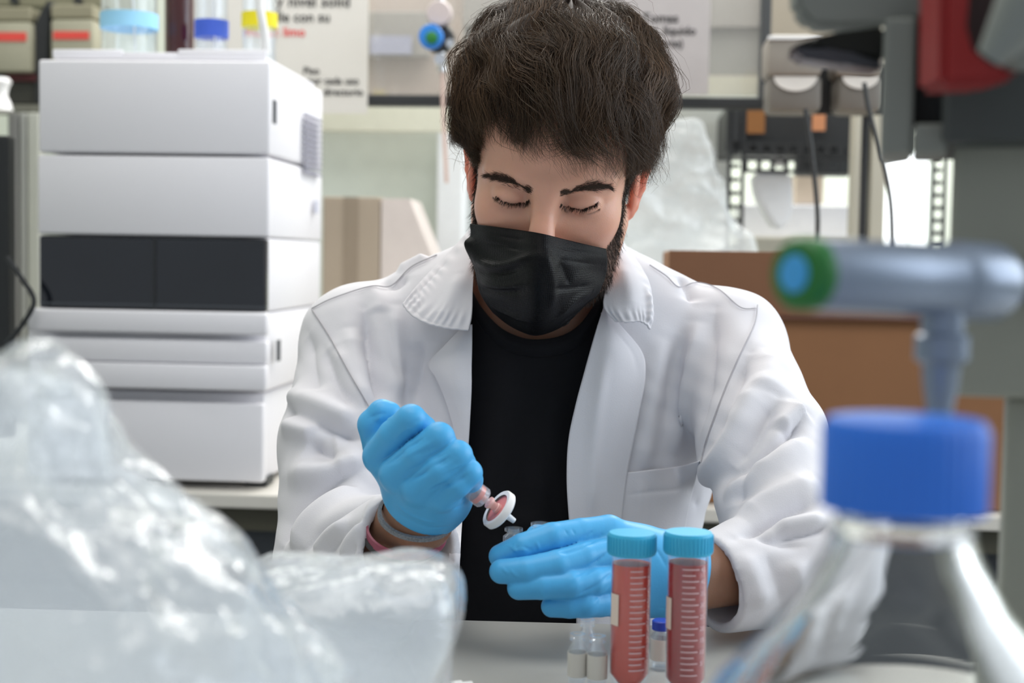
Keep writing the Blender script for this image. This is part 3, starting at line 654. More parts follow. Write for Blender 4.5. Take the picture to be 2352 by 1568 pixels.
MB().box((xr - 0.225 - sc['_b'][0], 0.003, (zt - ZB) / 2 + 0.03), (0.4, 0.004, zt - ZB - 0.10), 0.001).build('display', mat('pale_display', srgb(190, 200, 215), 0.2, emit=srgb(190, 200, 215), estr=0.5), sc)
MB().box((xr - 0.25 - sc['_b'][0], 0.03, 0.03), (0.16, 0.12, 0.06), 0.004).build('stand', M_CHAR, sc)
lk = thing('sample_vessel', 'white rounded vessel on the rail at the left picture edge', 'vessel', tuple(RP(2, 258, YL - 0.1)))
MB().lathe([(0.010, 0.0), (0.024, 0.004), (0.020, 0.020), (0.013, 0.034), (0.016, 0.050), (0.022, 0.062), (0.016, 0.070), (0, 0.072)], n=28).build('vessel_body', M_WHITEPLAST, lk, True)
# ================================================================== the person at the bench
def attr_mat(name, rough, sss=0.0, sssc=None, bump=0.0, bscale=400.0, spec=0.4, sheen=0.0):
    """material whose base colour is the mesh's own colour attribute (skin tone with redness and stubble)"""
    m = mat(name, (0.5, 0.5, 0.5), rough, bump=bump, bscale=bscale, spec=spec, sss=sss, sssc=sssc, sheen=sheen)
    nt = m.node_tree; b = nt.nodes['Principled BSDF']
    a = nt.nodes.new('ShaderNodeAttribute'); a.attribute_name = 'tone'
    nz = nt.nodes.new('ShaderNodeTexNoise'); nz.inputs['Scale'].default_value = 60
    tc = nt.nodes.new('ShaderNodeTexCoord'); nt.links.new(tc.outputs['Object'], nz.inputs['Vector'])
    mr = nt.nodes.new('ShaderNodeMapRange'); mr.inputs['To Min'].default_value = 0.92; mr.inputs['To Max'].default_value = 1.08
    nt.links.new(nz.outputs['Fac'], mr.inputs['Value'])
    vm = nt.nodes.new('ShaderNodeVectorMath'); vm.operation = 'SCALE'
    nt.links.new(a.outputs['Color'], vm.inputs[0]); nt.links.new(mr.outputs['Result'], vm.inputs['Scale'])
    nt.links.new(vm.outputs['Vector'], b.inputs['Base Color'])
    return m
def set_tone(me, col):
    at = me.color_attributes.new('tone', 'FLOAT_COLOR', 'POINT')
    at.data.foreach_set('color', np.concatenate([col, np.ones((len(col), 1))], 1).astype(np.float32).ravel())

M_SKIN = attr_mat('skin', 0.37, sss=0.35, sssc=(0.012, 0.004, 0.002), bump=0.12, bscale=900)
M_HAIR = attr_mat('brown_hair', 0.36, spec=0.40)
M_BROW = mat('dark_brown_hair', (0.036, 0.024, 0.018), 0.55, var=0.3, scale=60, spec=0.3)
M_COAT = mat('white_cotton', (0.715, 0.705, 0.745), 0.85, var=0.02, scale=12, bump=0.10, bscale=900, spec=0.15, sheen=0.1)
M_COAT2 = mat('seam_shadow_grey', (0.42, 0.41, 0.44), 0.9, var=0.03, scale=12)  # cotton greyed to stand in for the shadow along the seams
M_TSHIRT = mat('black_jersey', (0.006, 0.006, 0.008), 0.8, var=0.15, scale=40, bump=0.1, bscale=900, spec=0.2, sheen=0.04)
M_GLOVE = mat('blue_nitrile', srgb(78, 172, 228), 0.42, var=0.04, scale=25, bump=0.05, bscale=500, spec=0.4, sss=0.06, sssc=(0.004, 0.004, 0.006))
M_MASK = mat('black_nonwoven', (0.006, 0.006, 0.007), 0.42, var=0.1, scale=40, spec=0.12)
def weave(m, scale=420, strength=0.6, freq2=None):
    nt = m.node_tree; b = nt.nodes['Principled BSDF']; L = nt.links
    tc = nt.nodes.new('ShaderNodeTexCoord'); vo = nt.nodes.new('ShaderNodeTexVoronoi'); vo.inputs['Scale'].default_value = scale
    vo.inputs['Randomness'].default_value = 0.25
    L.new(tc.outputs['UV'], vo.inputs['Vector'])
    bp = nt.nodes.new('ShaderNodeBump'); bp.inputs['Strength'].default_value = strength; bp.inputs['Distance'].default_value = 0.0006
    L.new(vo.outputs['Distance'], bp.inputs['Height']); L.new(bp.outputs['Normal'], b.inputs['Normal'])

PERSON = empty('person', (0, 1.45, 0.9), 0, 'seated man in black face mask and white lab coat holding a syringe in blue gloves', 'person')
def child(name, V, F, m, parent=None, smooth=True):
    par = parent or PERSON
    off = np.array(par.matrix_world.translation) if par is not PERSON else np.array(PERSON.location)
    o = link(name, npmesh(name, V - np.array(PERSON.location), F, smooth), m, PERSON)
    if parent is not None: o.parent = parent
    return o

# ---------------------------------------------------------------- head
def rotm(a, ax):
    return np.array(Matrix.Rotation(a, 3, ax))
RH = rotm(math.radians(-4.0), 'Z') @ rotm(math.radians(5.5), 'Y') @ rotm(math.radians(22.0), 'X')
EYE = P(1254, 461, 1.285)
OH = EYE - RH @ np.array([0, -0.085, -0.002])
def tol(p): return (p - OH) @ RH
def tow(q): return np.asarray(q) @ RH.T + OH
NECK0 = tow((0, 0.012, -0.085)); NECK1 = P(1238, 775, 1.462)
def head_sdf(p, skin=True):
    q = tol(p); q = np.stack([np.abs(q[:, 0]), q[:, 1], q[:, 2]], 1)
    d = ell(q, (0, 0.012, 0.040), (0.0765, 0.097, 0.088))
    d = smin(d, ell(q, (0, -0.030, -0.038), (0.0635, 0.060, 0.078)), 0.045)
    d = smin(d, chain(q, [(0.060, 0.004, -0.050), (0.046, -0.042, -0.090), (0, -0.074, -0.104)], [0.013, 0.015, 0.019]), 0.035)
    d = smin(d, ell(q, (0.043, -0.055, -0.026), (0.020, 0.020, 0.018)), 0.022)
    d = smin(d, ell(q, (0, -0.040, 0.055), (0.060, 0.046, 0.045)), 0.03)
    d = smin(d, ell(q, (0, -0.084, -0.076), (0.028, 0.013, 0.016)), 0.02)
    d = smin(d, chain(q, [(0.006, -0.0845, 0.012), (0.026, -0.0815, 0.0175), (0.050, -0.064, 0.015)], [0.0085, 0.0095, 0.008]), 0.014)
    d = smax(d, -ell(q, (0.0325, -0.0985, -0.001), (0.019, 0.0165, 0.0125)), 0.014)
    d = smin(d, chain(q, [(0, -0.0865, 0.010), (0, -0.098, -0.012), (0, -0.1155, -0.040)], [0.0085, 0.0100, 0.0142]), 0.014)
    d = smin(d, ell(q, (0.0135, -0.101, -0.045), (0.0085, 0.012, 0.008)), 0.008)
    # closed lids: globe, crease above it, lash line below
    lid = ell(q, (0.0325, -0.0735, -0.0035), (0.0172, 0.0150, 0.0128))
    d = smin(d, lid, 0.004)
    d = smax(d, -chain(q, [(0.0185, -0.0855, 0.0045), (0.026, -0.0895, 0.0085), (0.035, -0.0895, 0.0092), (0.047, -0.0805, 0.0055)], [0.0016, 0.0026, 0.0026, 0.0014]), 0.003)
    d = smax(d, -chain(q, [(0.0180, -0.0845, -0.0085), (0.026, -0.0880, -0.0128), (0.036, -0.0875, -0.0132), (0.0475, -0.0780, -0.0082)], [0.0008, 0.0011, 0.0011, 0.0008]), 0.002)
    # ears
    ec = np.array([0.0755, 0.016, -0.016])
    e = ell(q, ec + (0.003, 0.003, 0), (0.0055, 0.016, 0.027))
    rim = [(0.000, -0.004, 0.008), (0.002, -0.002, 0.022), (0.006, 0.008, 0.031), (0.011, 0.019, 0.027), (0.013, 0.024, 0.012), (0.010, 0.020, -0.006), (0.004, 0.009, -0.022), (-0.001, 0.000, -0.028), (-0.003, -0.005, -0.022)]
    rim = [tuple(ec + np.array(r)) for r in rim]
    e = smin(e, chain(q, rim, [0.003, 0.0035, 0.0038, 0.0038, 0.0038, 0.0038, 0.0045, 0.005, 0.004], 0.003), 0.006)
    e = smax(e, -ell(q, ec + (0.009, 0.004, -0.003), (0.006, 0.008, 0.012)), 0.004)
    d = smin(d, e, 0.004)
    return d
def body_sdf(p):
    d = head_sdf(p)
    d = smin(d, cone(p, NECK0, NECK1, 0.056, 0.060), 0.02)
    q = tol(p); qa = np.stack([np.abs(q[:, 0]), q[:, 1], q[:, 2]], 1)
    return d
V, F = surface(body_sdf, OH - (0.125, 0.15, 0.20), OH + (0.125, 0.15, 0.165), 0.0014, 'head')
HEADV, HEADF = V, F; HEADN = normals(V, F)
Q = tol(V); QA = np.stack([np.abs(Q[:, 0]), Q[:, 1], Q[:, 2]], 1)
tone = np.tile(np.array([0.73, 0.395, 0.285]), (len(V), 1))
def blob(c, r): return np.exp(-(((QA - np.array(c)) / np.array(r)) ** 2).sum(1))
def mixin(a, col):
    global tone
    a = np.clip(a, 0, 1)[:, None]; tone = tone * (1 - a) + np.array(col) * a
mixin(0.55 * blob((0, -0.115, -0.040), (0.016, 0.02, 0.018)), (0.62, 0.26, 0.20))
mixin(0.35 * blob((0.045, -0.07, -0.035), (0.022, 0.03, 0.018)), (0.60, 0.27, 0.20))
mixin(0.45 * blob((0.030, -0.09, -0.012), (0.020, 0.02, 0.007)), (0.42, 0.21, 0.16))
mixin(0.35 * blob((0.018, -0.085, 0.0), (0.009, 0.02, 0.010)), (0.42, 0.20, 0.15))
mixin(1.0 * (QA[:, 0] > 0.0745) * (QA[:, 1] > -0.004), (0.66, 0.25, 0.17))
BEARD = [(0.0715, -0.016, 0.024), (0.0700, -0.027, -0.008), (0.067, -0.034, -0.036), (0.060, -0.043, -0.064), (0.046, -0.060, -0.096), (0.0, -0.088, -0.116)]
bd = np.full(len(V), 9.0); bt = np.zeros(len(V))
for i in range(len(BEARD) - 1):
    d_, t_ = dist_seg(QA, BEARD[i], BEARD[i + 1]); c_ = d_ < bd; bd[c_] = d_[c_]; bt[c_] = (i + t_[c_]) / (len(BEARD) - 1)
bw = 0.0120 + 0.011 * bt
mixin(0.85 * np.clip((bw - bd) / 0.004, 0, 1) * (QA[:, 0] < 0.0755), (0.06, 0.04, 0.03))
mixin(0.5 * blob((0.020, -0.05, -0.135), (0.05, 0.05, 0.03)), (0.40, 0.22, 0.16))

LASH = [(0.0170, -0.0845, -0.0080), (0.026, -0.0880, -0.0126), (0.036, -0.0875, -0.0130), (0.0485, -0.0775, -0.0078)]
CREASE = [(0.0185, -0.0855, 0.0045), (0.026, -0.0895, 0.0085), (0.035, -0.0895, 0.0092), (0.047, -0.0805, 0.0055)]
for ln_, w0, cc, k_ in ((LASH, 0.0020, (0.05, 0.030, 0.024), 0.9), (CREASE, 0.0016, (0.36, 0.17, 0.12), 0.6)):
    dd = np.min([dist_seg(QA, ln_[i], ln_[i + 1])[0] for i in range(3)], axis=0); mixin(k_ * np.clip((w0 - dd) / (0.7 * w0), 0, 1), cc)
# forearms and a plain torso, all under the clothes, in the same body
E_R = P(1830, 1288, 1.215); W_R = P(1636, 1340, 1.172); S_R = P(1674, 798, 1.445)
E_L = P(782, 1286, 1.32);   W_L = P(940, 1262, 1.175);  S_L = P(822, 788, 1.445)
WRIST_L = P(976, 1150, 1.147); WRIST_R = P(1570, 1325, 1.160)
def torso_sdf(p, g=0.0):
    d = ell(p, P(1245, 968, 1.475), (0.178 + g, 0.112 + g, 0.190 + g))
    d = smin(d, ell(p, P(1240, 1430, 1.45), (0.150 + g, 0.106 + g, 0.235 + g)), 0.05)
    for S, N0 in ((S_L, P(1235, 688, 1.475)), (S_R, P(1270, 712, 1.475))):
        d = smin(d, cone(p, N0, S + (0, 0.012, 0), 0.050 + g, 0.046 + g), 0.04)
    return d
def under_sdf(p):
    d = torso_sdf(p, -0.012)
    d = np.minimum(d, chain(p, [S_L, E_L, WRIST_L + 0.35 * (W_L - WRIST_L), WRIST_L], [0.043, 0.036, 0.0285, 0.0250]))
    d = np.minimum(d, chain(p, [S_R, E_R, WRIST_R], [0.036, 0.030, 0.028]))
    return smin(d, cone(p, NECK0, NECK1, 0.05, 0.056), 0.02)
V2, F2 = surface(under_sdf, np.array([-0.36, 1.10, 0.66]), np.array([0.36, 1.62, 1.26]), 0.006, 'under')
t2 = np.tile(np.array([0.30, 0.155, 0.10]), (len(V2), 1))
BODYV = np.concatenate([V, V2]); BODYF = np.concatenate([F, F2 + len(V)])
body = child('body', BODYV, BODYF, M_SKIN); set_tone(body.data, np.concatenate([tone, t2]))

# ---------------------------------------------------------------- hair
HC = np.array([0, 0.012, 0.040]); HR = np.array([0.0765, 0.097, 0.088])
AZ = np.radians([0, 25, 38, 52, 66, 76, 84, 93, 120, 150, 180])
ZL = np.array([0.092, 0.088, 0.080, 0.040, -0.002, -0.030, -0.036, -0.002, -0.015, -0.040, -0.045])
def unit(v): return v / np.maximum(np.linalg.norm(v, axis=-1, keepdims=True), 1e-9)
def hair_z(u):
    p = HC + HR * u; return np.interp(np.arctan2(np.abs(p[:, 0]), -p[:, 1]), AZ, ZL)
def lift(u):
    top = np.clip((u[:, 2] - 0.0) / 0.75, 0, 1); front = np.clip(-u[:, 1], 0, 1)
    low = np.clip((0.25 - u[:, 2]) / 0.8, 0, 1)
    return 0.017 - 0.009 * low + 0.030 * top ** 1.2 - 0.006 * front * (1 - top)
CROWN = unit(np.array([0.05, 0.55, 0.83]))
n_h = 30000
u = unit(RNG.normal(size=(90000, 3))); pz = HC[2] + HR[2] * u[:, 2]
u = u[pz > hair_z(u)]; u = u[:n_h]; n_h = len(u)
def flow(u):
    t = unit(u * (u @ CROWN)[:, None] - CROWN); t = unit(t + 0.25 * np.cross(u, t))
    top = np.clip((u[:, 2] - 0.35) / 0.5, 0, 1)[:, None]
    fr_ = np.clip(-u[:, 1:2], 0, 1)
    return unit(t + top * np.array([0.10, -0.75, 0.05]) + np.where(u[:, 0:1] > -0.12, 1.0, 0.15) * fr_ * np.array([0.50, 0, 0]) - 1.3 * np.clip(-u[:, 0:1] - 0.15, 0, 1) * np.array([1, 0, 0]) + 0.7 * np.clip(u[:, 0:1] - 0.2, 0, 1) * np.array([1, 0, 0]))
K = 12; s = np.linspace(0, 1, K)
n_c = 300
cu = u[RNG.integers(0, n_h, n_c)]
def paths(u, t, L, H, wav, ph, amp):
    R0 = 0.088; al = L[:, None] * s[None] / R0
    # keep the strand's direction perpendicular to its root
    t = unit(t - u * (u * t).sum(1, keepdims=True))
    U = u[:, None] * np.cos(al)[..., None] + t[:, None] * np.sin(al)[..., None]
    h = H[:, None] * np.sin(np.minimum(1, s * 1.7 + 0.12)[None] * math.pi / 2) * (1 - (0.35 + 0.5 * np.clip((np.arctan2(np.abs(u[:, 0]), -u[:, 1])[:, None] - 0.9) / 0.4, 0, 1) * np.clip(1 - u[:, 2:3], 0, 1)) * s[None] ** 2)
    pos = HC + HR * U + unit(U / HR) * h[..., None]
    b = np.cross(u, t)
    wv = amp[:, None] * np.sin(2 * math.pi * (wav[:, None] * s[None] + ph[:, None])) * s[None] ** 1.2
    w2 = amp[:, None] * np.cos(2 * math.pi * (wav[:, None] * s[None] + ph[:, None])) * s[None] ** 1.5 * 0.7
    return pos + b[:, None] * wv[..., None] + u[:, None] * w2[..., None]
def length(u):
    p = HC + HR * u; az = np.arctan2(np.abs(p[:, 0]), -p[:, 1]); top = np.clip((u[:, 2] - 0.2) / 0.6, 0, 1)
    L = 0.040 + 0.050 * top
    return L
nn = np.argmax(u @ cu.T, axis=1)
cL = length(cu) * RNG.uniform(0.75, 1.2, n_c); cH = lift(cu) * RNG.uniform(0.62, 1.12, n_c)
cw = RNG.uniform(0.4, 1.2, n_c); cp = RNG.uniform(0, 1, n_c); ca = RNG.uniform(0.003, 0.010, n_c) * (1 + 0.9 * np.clip(-cu[:, 1], 0, 1))
ct = unit(flow(cu) + 0.42 * RNG.normal(size=(n_c, 3)))
CP = paths(cu, ct, cL, cH, cw, cp, ca)
L = 0.45 * cL[nn] + 0.55 * length(u) * RNG.uniform(0.6, 1.15, n_h)
SP = paths(u, unit(ct[nn] + 0.22 * RNG.normal(size=(n_h, 3))), L, 0.5 * cH[nn] + 0.5 * lift(u) * RNG.uniform(0.35, 1.05, n_h), cw[nn], cp[nn] + RNG.normal(0, 0.06, n_h), ca[nn] * RNG.uniform(0.6, 1.4, n_h))
wgt = (0.62 * s ** 1.3)[None, :, None]
off = (u - cu[nn])[:, None] * 0.03
SP = SP * (1 - wgt) + (CP[nn] + off + RNG.normal(0, 0.0012, (n_h, 1, 3))) * wgt
# coherent waves, curled tips and a few loose hairs
def wavefield(p, k, seed):
    g = np.random.default_rng(seed); o = np.zeros_like(p)
    for c in range(3):
        for _ in range(3):
            d = g.normal(size=3); d /= np.linalg.norm(d); o[..., c] += np.sin(p @ d * k * g.uniform(0.7, 1.4) + g.uniform(0, 6.3)) / 1.7
    return o
sw = (s ** 1.1)[None, :, None]; rootp = SP[:, :1]
SP = SP + sw * (0.0070 * wavefield(SP, 90, 5) + 0.0026 * wavefield(SP, 200, 6))
lift_c = (RNG.uniform(-0.006, 0.006, n_c))[nn][:, None, None] * np.sin(math.pi * np.minimum(1, s * 1.2))[None, :, None]
SP = SP + unit(SP - HC) * lift_c
front = np.clip(-u[:, 1] - 0.35, 0, 0.5)[:, None, None] * 2 * (RNG.random(n_c)[nn] > 0.25)[:, None, None]
SP = SP + front * (s ** 3)[None, :, None] * (np.array([0.020, -0.008, 0.005]) * RNG.uniform(0.2, 1.4, (n_h, 1, 1)))
fly = (RNG.random(n_h) < 0.06)[:, None, None]
SP = SP + fly * (s ** 1.5)[None, :, None] * (RNG.normal(0, 0.010, (n_h, 1, 3)) + unit(u)[:, None] * 0.006)
SP = HC + (SP - HC) * np.maximum(1.0, 1.0 / np.maximum(np.linalg.norm((SP - HC) / (HR + 0.003), axis=2, keepdims=True), 1e-6))
# nothing hangs below the sideburn line or over the brows
az = np.arctan2(np.abs(SP[..., 0]), -SP[..., 1])
sx_ = np.clip(SP[..., 0] / 0.05, -1, 1)
zmin = np.where(az < 0.75, 0.013 * np.clip(-sx_ - 0.1, 0, 1) + np.where(sx_ < 0, 0.004, -0.003), 0) + np.interp(az, np.radians([0, 15, 30, 42, 55, 70, 80, 95, 120, 180]), [0.040, 0.041, 0.047, 0.050, 0.022, -0.022, -0.040, -0.024, -0.050, -0.07])
tipz = RNG.normal(0, 0.006, (n_h, 1)) + zmin
bad = SP[..., 2] < tipz
cut = np.where(bad.any(1), np.argmax(bad, 1), K - 1)
uu = np.linspace(0, 1, K)[None] * np.maximum(cut, 2)[:, None]
i0 = np.minimum(uu.astype(int), K - 2); fr = (uu - i0)[..., None]
SP = np.take_along_axis(SP, i0[..., None].repeat(3, 2), 1) * (1 - fr) + np.take_along_axis(SP, (i0 + 1)[..., None].repeat(3, 2), 1) * fr
# stray hairs
HW = tow(SP.reshape(-1, 3)).reshape(SP.shape) - np.array(PERSON.location)
hair = strands('hair', HW, M_HAIR, PERSON, rad=RNG.uniform(0.00015, 0.00032, n_h))
shade = (0.55 + 0.9 * RNG.random(n_c))[nn] * RNG.uniform(0.6, 1.5, n_h)
set_tone(hair.data, np.repeat(np.array([[0.064, 0.036, 0.019]]) * shade[:, None], K * 3, axis=0))
# the dense mass under the strands
na, nb_ = 96, 60
A_, B_ = np.meshgrid(np.linspace(0, 2 * math.pi, na, endpoint=False), np.linspace(0.02, math.pi * 0.72, nb_))
U_ = np.stack([np.sin(B_) * np.sin(A_), -np.sin(B_) * np.cos(A_), np.cos(B_)], -1).reshape(-1, 3)
ok = (HC[2] + HR[2] * U_[:, 2] > hair_z(U_) + 0.004)
Hh = np.where(ok, lift(U_) * 0.66, -0.004); Vc = HC + HR * U_ + unit(U_ / HR) * Hh[:, None]
Vc = Vc + unit(U_) * (0.003 * np.sin(9 * A_ + 5 * B_).reshape(-1, 1) * ok[:, None])
i_ = np.arange(nb_ - 1)[:, None] * na + np.arange(na)[None]; j_ = np.arange(nb_ - 1)[:, None] * na + (np.arange(na) + 1)[None] % na
Fc = np.stack([i_, j_, j_ + na, i_ + na], -1).reshape(-1, 4); Fc = Fc[ok[Fc].any(1)]
hm = child('hair_mass', tow(Vc), Fc, M_BROW, hair)

def fur(name, roots, dirs, ln, m, rad, parent=PERSON, droop=(0, 0, 0), k=5, n=None):
    ss = np.linspace(0, 1, k)[None, :, None]
    S = roots[:, None] + dirs[:, None] * ln[:, None, None] * ss + np.asarray(droop)[None, None] * ss ** 2
    return strands(name, S - np.array(PERSON.location), m, parent, rad=rad)
# beard and sideburns
cand = np.flatnonzero((bd < bw * 1.02) & (QA[:, 0] < 0.0755))
pick = RNG.choice(cand, 4200)
root = V[pick] + RNG.normal(0, 0.0008, (4200, 3)); nrm = HEADN[pick]
down = RH @ np.array([0, -0.35, -1.0]); dr = unit(down[None] * 1.0 + nrm * 0.45 + RNG.normal(0, 0.25, (4200, 3)))
fur('beard', root, dr, RNG.uniform(0.004, 0.010, 4200), M_BROW, 0.00022)
# eyebrows
M_EYEBROW = mat('eyebrow_hair', (0.075, 0.050, 0.038), 0.6, var=0.3, scale=60, spec=0.2)
def on_face(st, n, wid):
    N_ = HEADN; fac = ((CAMP - V) * N_).sum(1) > 0
    pts = snap(st, V, fac); t = RNG.uniform(0, 1, n) * (len(pts) - 1); i = np.minimum(t.astype(int), len(pts) - 2); f_ = (t - i)[:, None]
    c = pts[i] * (1 - f_) + pts[i + 1] * f_; tn = t / (len(pts) - 1)
    along = unit(pts[np.minimum(i + 1, len(pts) - 1)] - pts[np.maximum(i, 0)])
    return c, along, tn
for st, sg in (([(1112, 404), (1140, 410), (1170, 418), (1198, 430), (1222, 442)], -1), ([(1288, 446), (1320, 440), (1352, 434), (1380, 430), (1406, 432)], 1)):
    c, al, tn = on_face(st, 900, 0)
    if sg < 0: outw = -al; tt = 1 - tn
    else: outw = al; tt = tn
    upw = RH @ np.array([0, -0.2, 1.0])
    wd = 0.0052 * np.interp(tt, [0, 0.15, 0.55, 1], [0.45, 0.85, 0.95, 0.15])
    r_ = c + upw * (np.clip(RNG.normal(0, 0.55, 900), -1.25, 1.25) * wd)[:, None]
    j = [np.argmin(((V - q) ** 2).sum(1)) for q in r_]
    r_ = V[j]
    dr = unit(outw + upw * (np.interp(tt, [0, 0.3, 1], [0.40, 0.30, -0.20]) + RNG.normal(0, 0.2, 900))[:, None] + HEADN[j] * 0.18)
    fur('eyebrow', r_, dr, RNG.uniform(0.005, 0.009, 900), M_EYEBROW, 0.00016)
# eyelashes
for st in ([(1136, 450), (1152, 464), (1176, 471), (1198, 469), (1212, 461)], [(1292, 470), (1312, 480), (1338, 484), (1362, 476), (1376, 464)]):
    c, al, tn = on_face(st, 300, 0)
    mid = c.mean(0); fwd = RH @ np.array([0, -0.9, -0.75])
    dr = unit(fwd[None] + 18 * (c - mid) * np.array([1, 0, 0]) + RNG.normal(0, 0.13, (300, 3)))
    c = c + al * RNG.normal(0, 0.0007, (300, 1)) + RNG.normal(0, 0.0003, (300, 3))
    fur('eyelashes', c, dr, RNG.uniform(0.0035, 0.0085, 300), M_BROW, 0.00014, droop=(0, 0, 0.002))

# ---------------------------------------------------------------- face mask
rows = [
 [(1079, 514, 1.336), (1118, 518, 1.308), (1180, 526, 1.284), (1243, 536, 1.258), (1300, 550, 1.279), (1350, 562, 1.294), (1392, 571, 1.318)],
 [(1080, 540, 1.336), (1120, 548, 1.304), (1182, 558, 1.276), (1242, 567, 1.252), (1300, 578, 1.273), (1352, 588, 1.296), (1395, 597, 1.322)],
 [(1066, 562, 1.334), (1120, 585, 1.310), (1184, 598, 1.271), (1240, 608, 1.249), (1300, 614, 1.270), (1354, 620, 1.304), (1392, 632, 1.336)],
 [(1090, 618, 1.336), (1125, 640, 1.304), (1185, 655, 1.275), (1236, 665, 1.255), (1295, 665, 1.275), (1345, 662, 1.304), (1381, 662, 1.334)],
 [(1102, 672, 1.340), (1135, 695, 1.322), (1188, 714, 1.291), (1233, 724, 1.275), (1288, 718, 1.291), (1335, 702, 1.322), (1370, 680, 1.336)],
 [(1134, 720, 1.340), (1160, 740, 1.337), (1193, 757, 1.318), (1229, 767, 1.308), (1268, 759, 1.318), (1306, 739, 1.337), (1345, 702, 1.340)],
 [(1150, 722, 1.364), (1170, 743, 1.336), (1198, 760, 1.338), (1229, 770, 1.330), (1266, 761, 1.338), (1300, 742, 1.336), (1336, 705, 1.364)]]
V_, F_ = patch([[P(*c) for c in r] for r in rows], 110, 90); F_ = face_camera(V_, F_)
V_ = folds(V_, F_, [
 ([(1085, 600), (1130, 612), (1180, 600), (1225, 585)], 0.0035, 0.0035), ([(1088, 622), (1135, 628), (1190, 616)], -0.0035, 0.0030),
 ([(1095, 650), (1150, 660), (1205, 655)], 0.0028, 0.003), ([(1098, 664), (1150, 674), (1200, 668)], -0.003, 0.0025),
 ([(1250, 560), (1262, 610), (1275, 660), (1268, 720)], 0.0030, 0.006), ([(1290, 590), (1310, 630), (1318, 660)], -0.0050, 0.009),
 ([(1365, 668), (1320, 690), (1280, 735)], 0.003, 0.004), ([(1362, 655), (1310, 668), (1270, 665)], -0.003, 0.004),
 ([(1370, 690), (1330, 722), (1290, 745)], -0.003, 0.003), ([(1090, 556), (1160, 566), (1240, 580), (1320, 600), (1385, 610)], -0.0016, 0.0018),
 ([(1090, 532), (1160, 541), (1240, 553), (1320, 573), (1385, 588)], -0.0012, 0.0013), ([(1120, 700), (1160, 722), (1210, 740)], 0.002, 0.003)])
mask = child('face_mask', V_, F_, M_MASK)
uv = mask.data.uv_layers.new(name='UVMap'); gi = np.empty(len(mask.data.loops), np.int32); mask.data.loops.foreach_get('vertex_index', gi)
uv.data.foreach_set('uv', np.stack([(gi % 110) / 109 * 0.17, (gi // 110) / 89 * 0.12], 1).astype(np.float32).ravel())
weave(M_MASK, 560, 0.6)
sol = mask.modifiers.new('thickness', 'SOLIDIFY'); sol.thickness = 0.0012; sol.offset = -1
# ================================================================== clothes
CUFF_AX_L = unit(W_L - E_L); CUFF_AX_R = unit(W_R - E_R)
def coat_sdf(p):
    d = torso_sdf(p, 0.010)
    aL = chain(p, [S_L, 0.5 * (S_L + E_L) + (-0.004, 0, 0), E_L, W_L], [0.055, 0.063, 0.059, 0.047], 0.012)
    aR = chain(p, [S_R, 0.5 * (S_R + E_R) + (0.003, 0, 0), E_R, W_R], [0.055, 0.060, 0.055, 0.041], 0.012)
    for a, W, ax, r in ((aL, W_L, CUFF_AX_L, 0.047), (aR, W_R, CUFF_AX_R, 0.041)):
        along = (p - W) @ ax
        a = smax(a, along, 0.0012)                                  # the cuff is cut square
        a = smax(a, -cone(p, W - 0.075 * ax, W + 0.1 * ax, r - 0.010, r - 0.0045), 0.0012)
        d = smin(d, a, 0.022)
    return d
V, F = surface(coat_sdf, np.array([-0.36, 1.08, 0.74]), np.array([0.38, 1.66, 1.30]), 0.0026, 'coat')
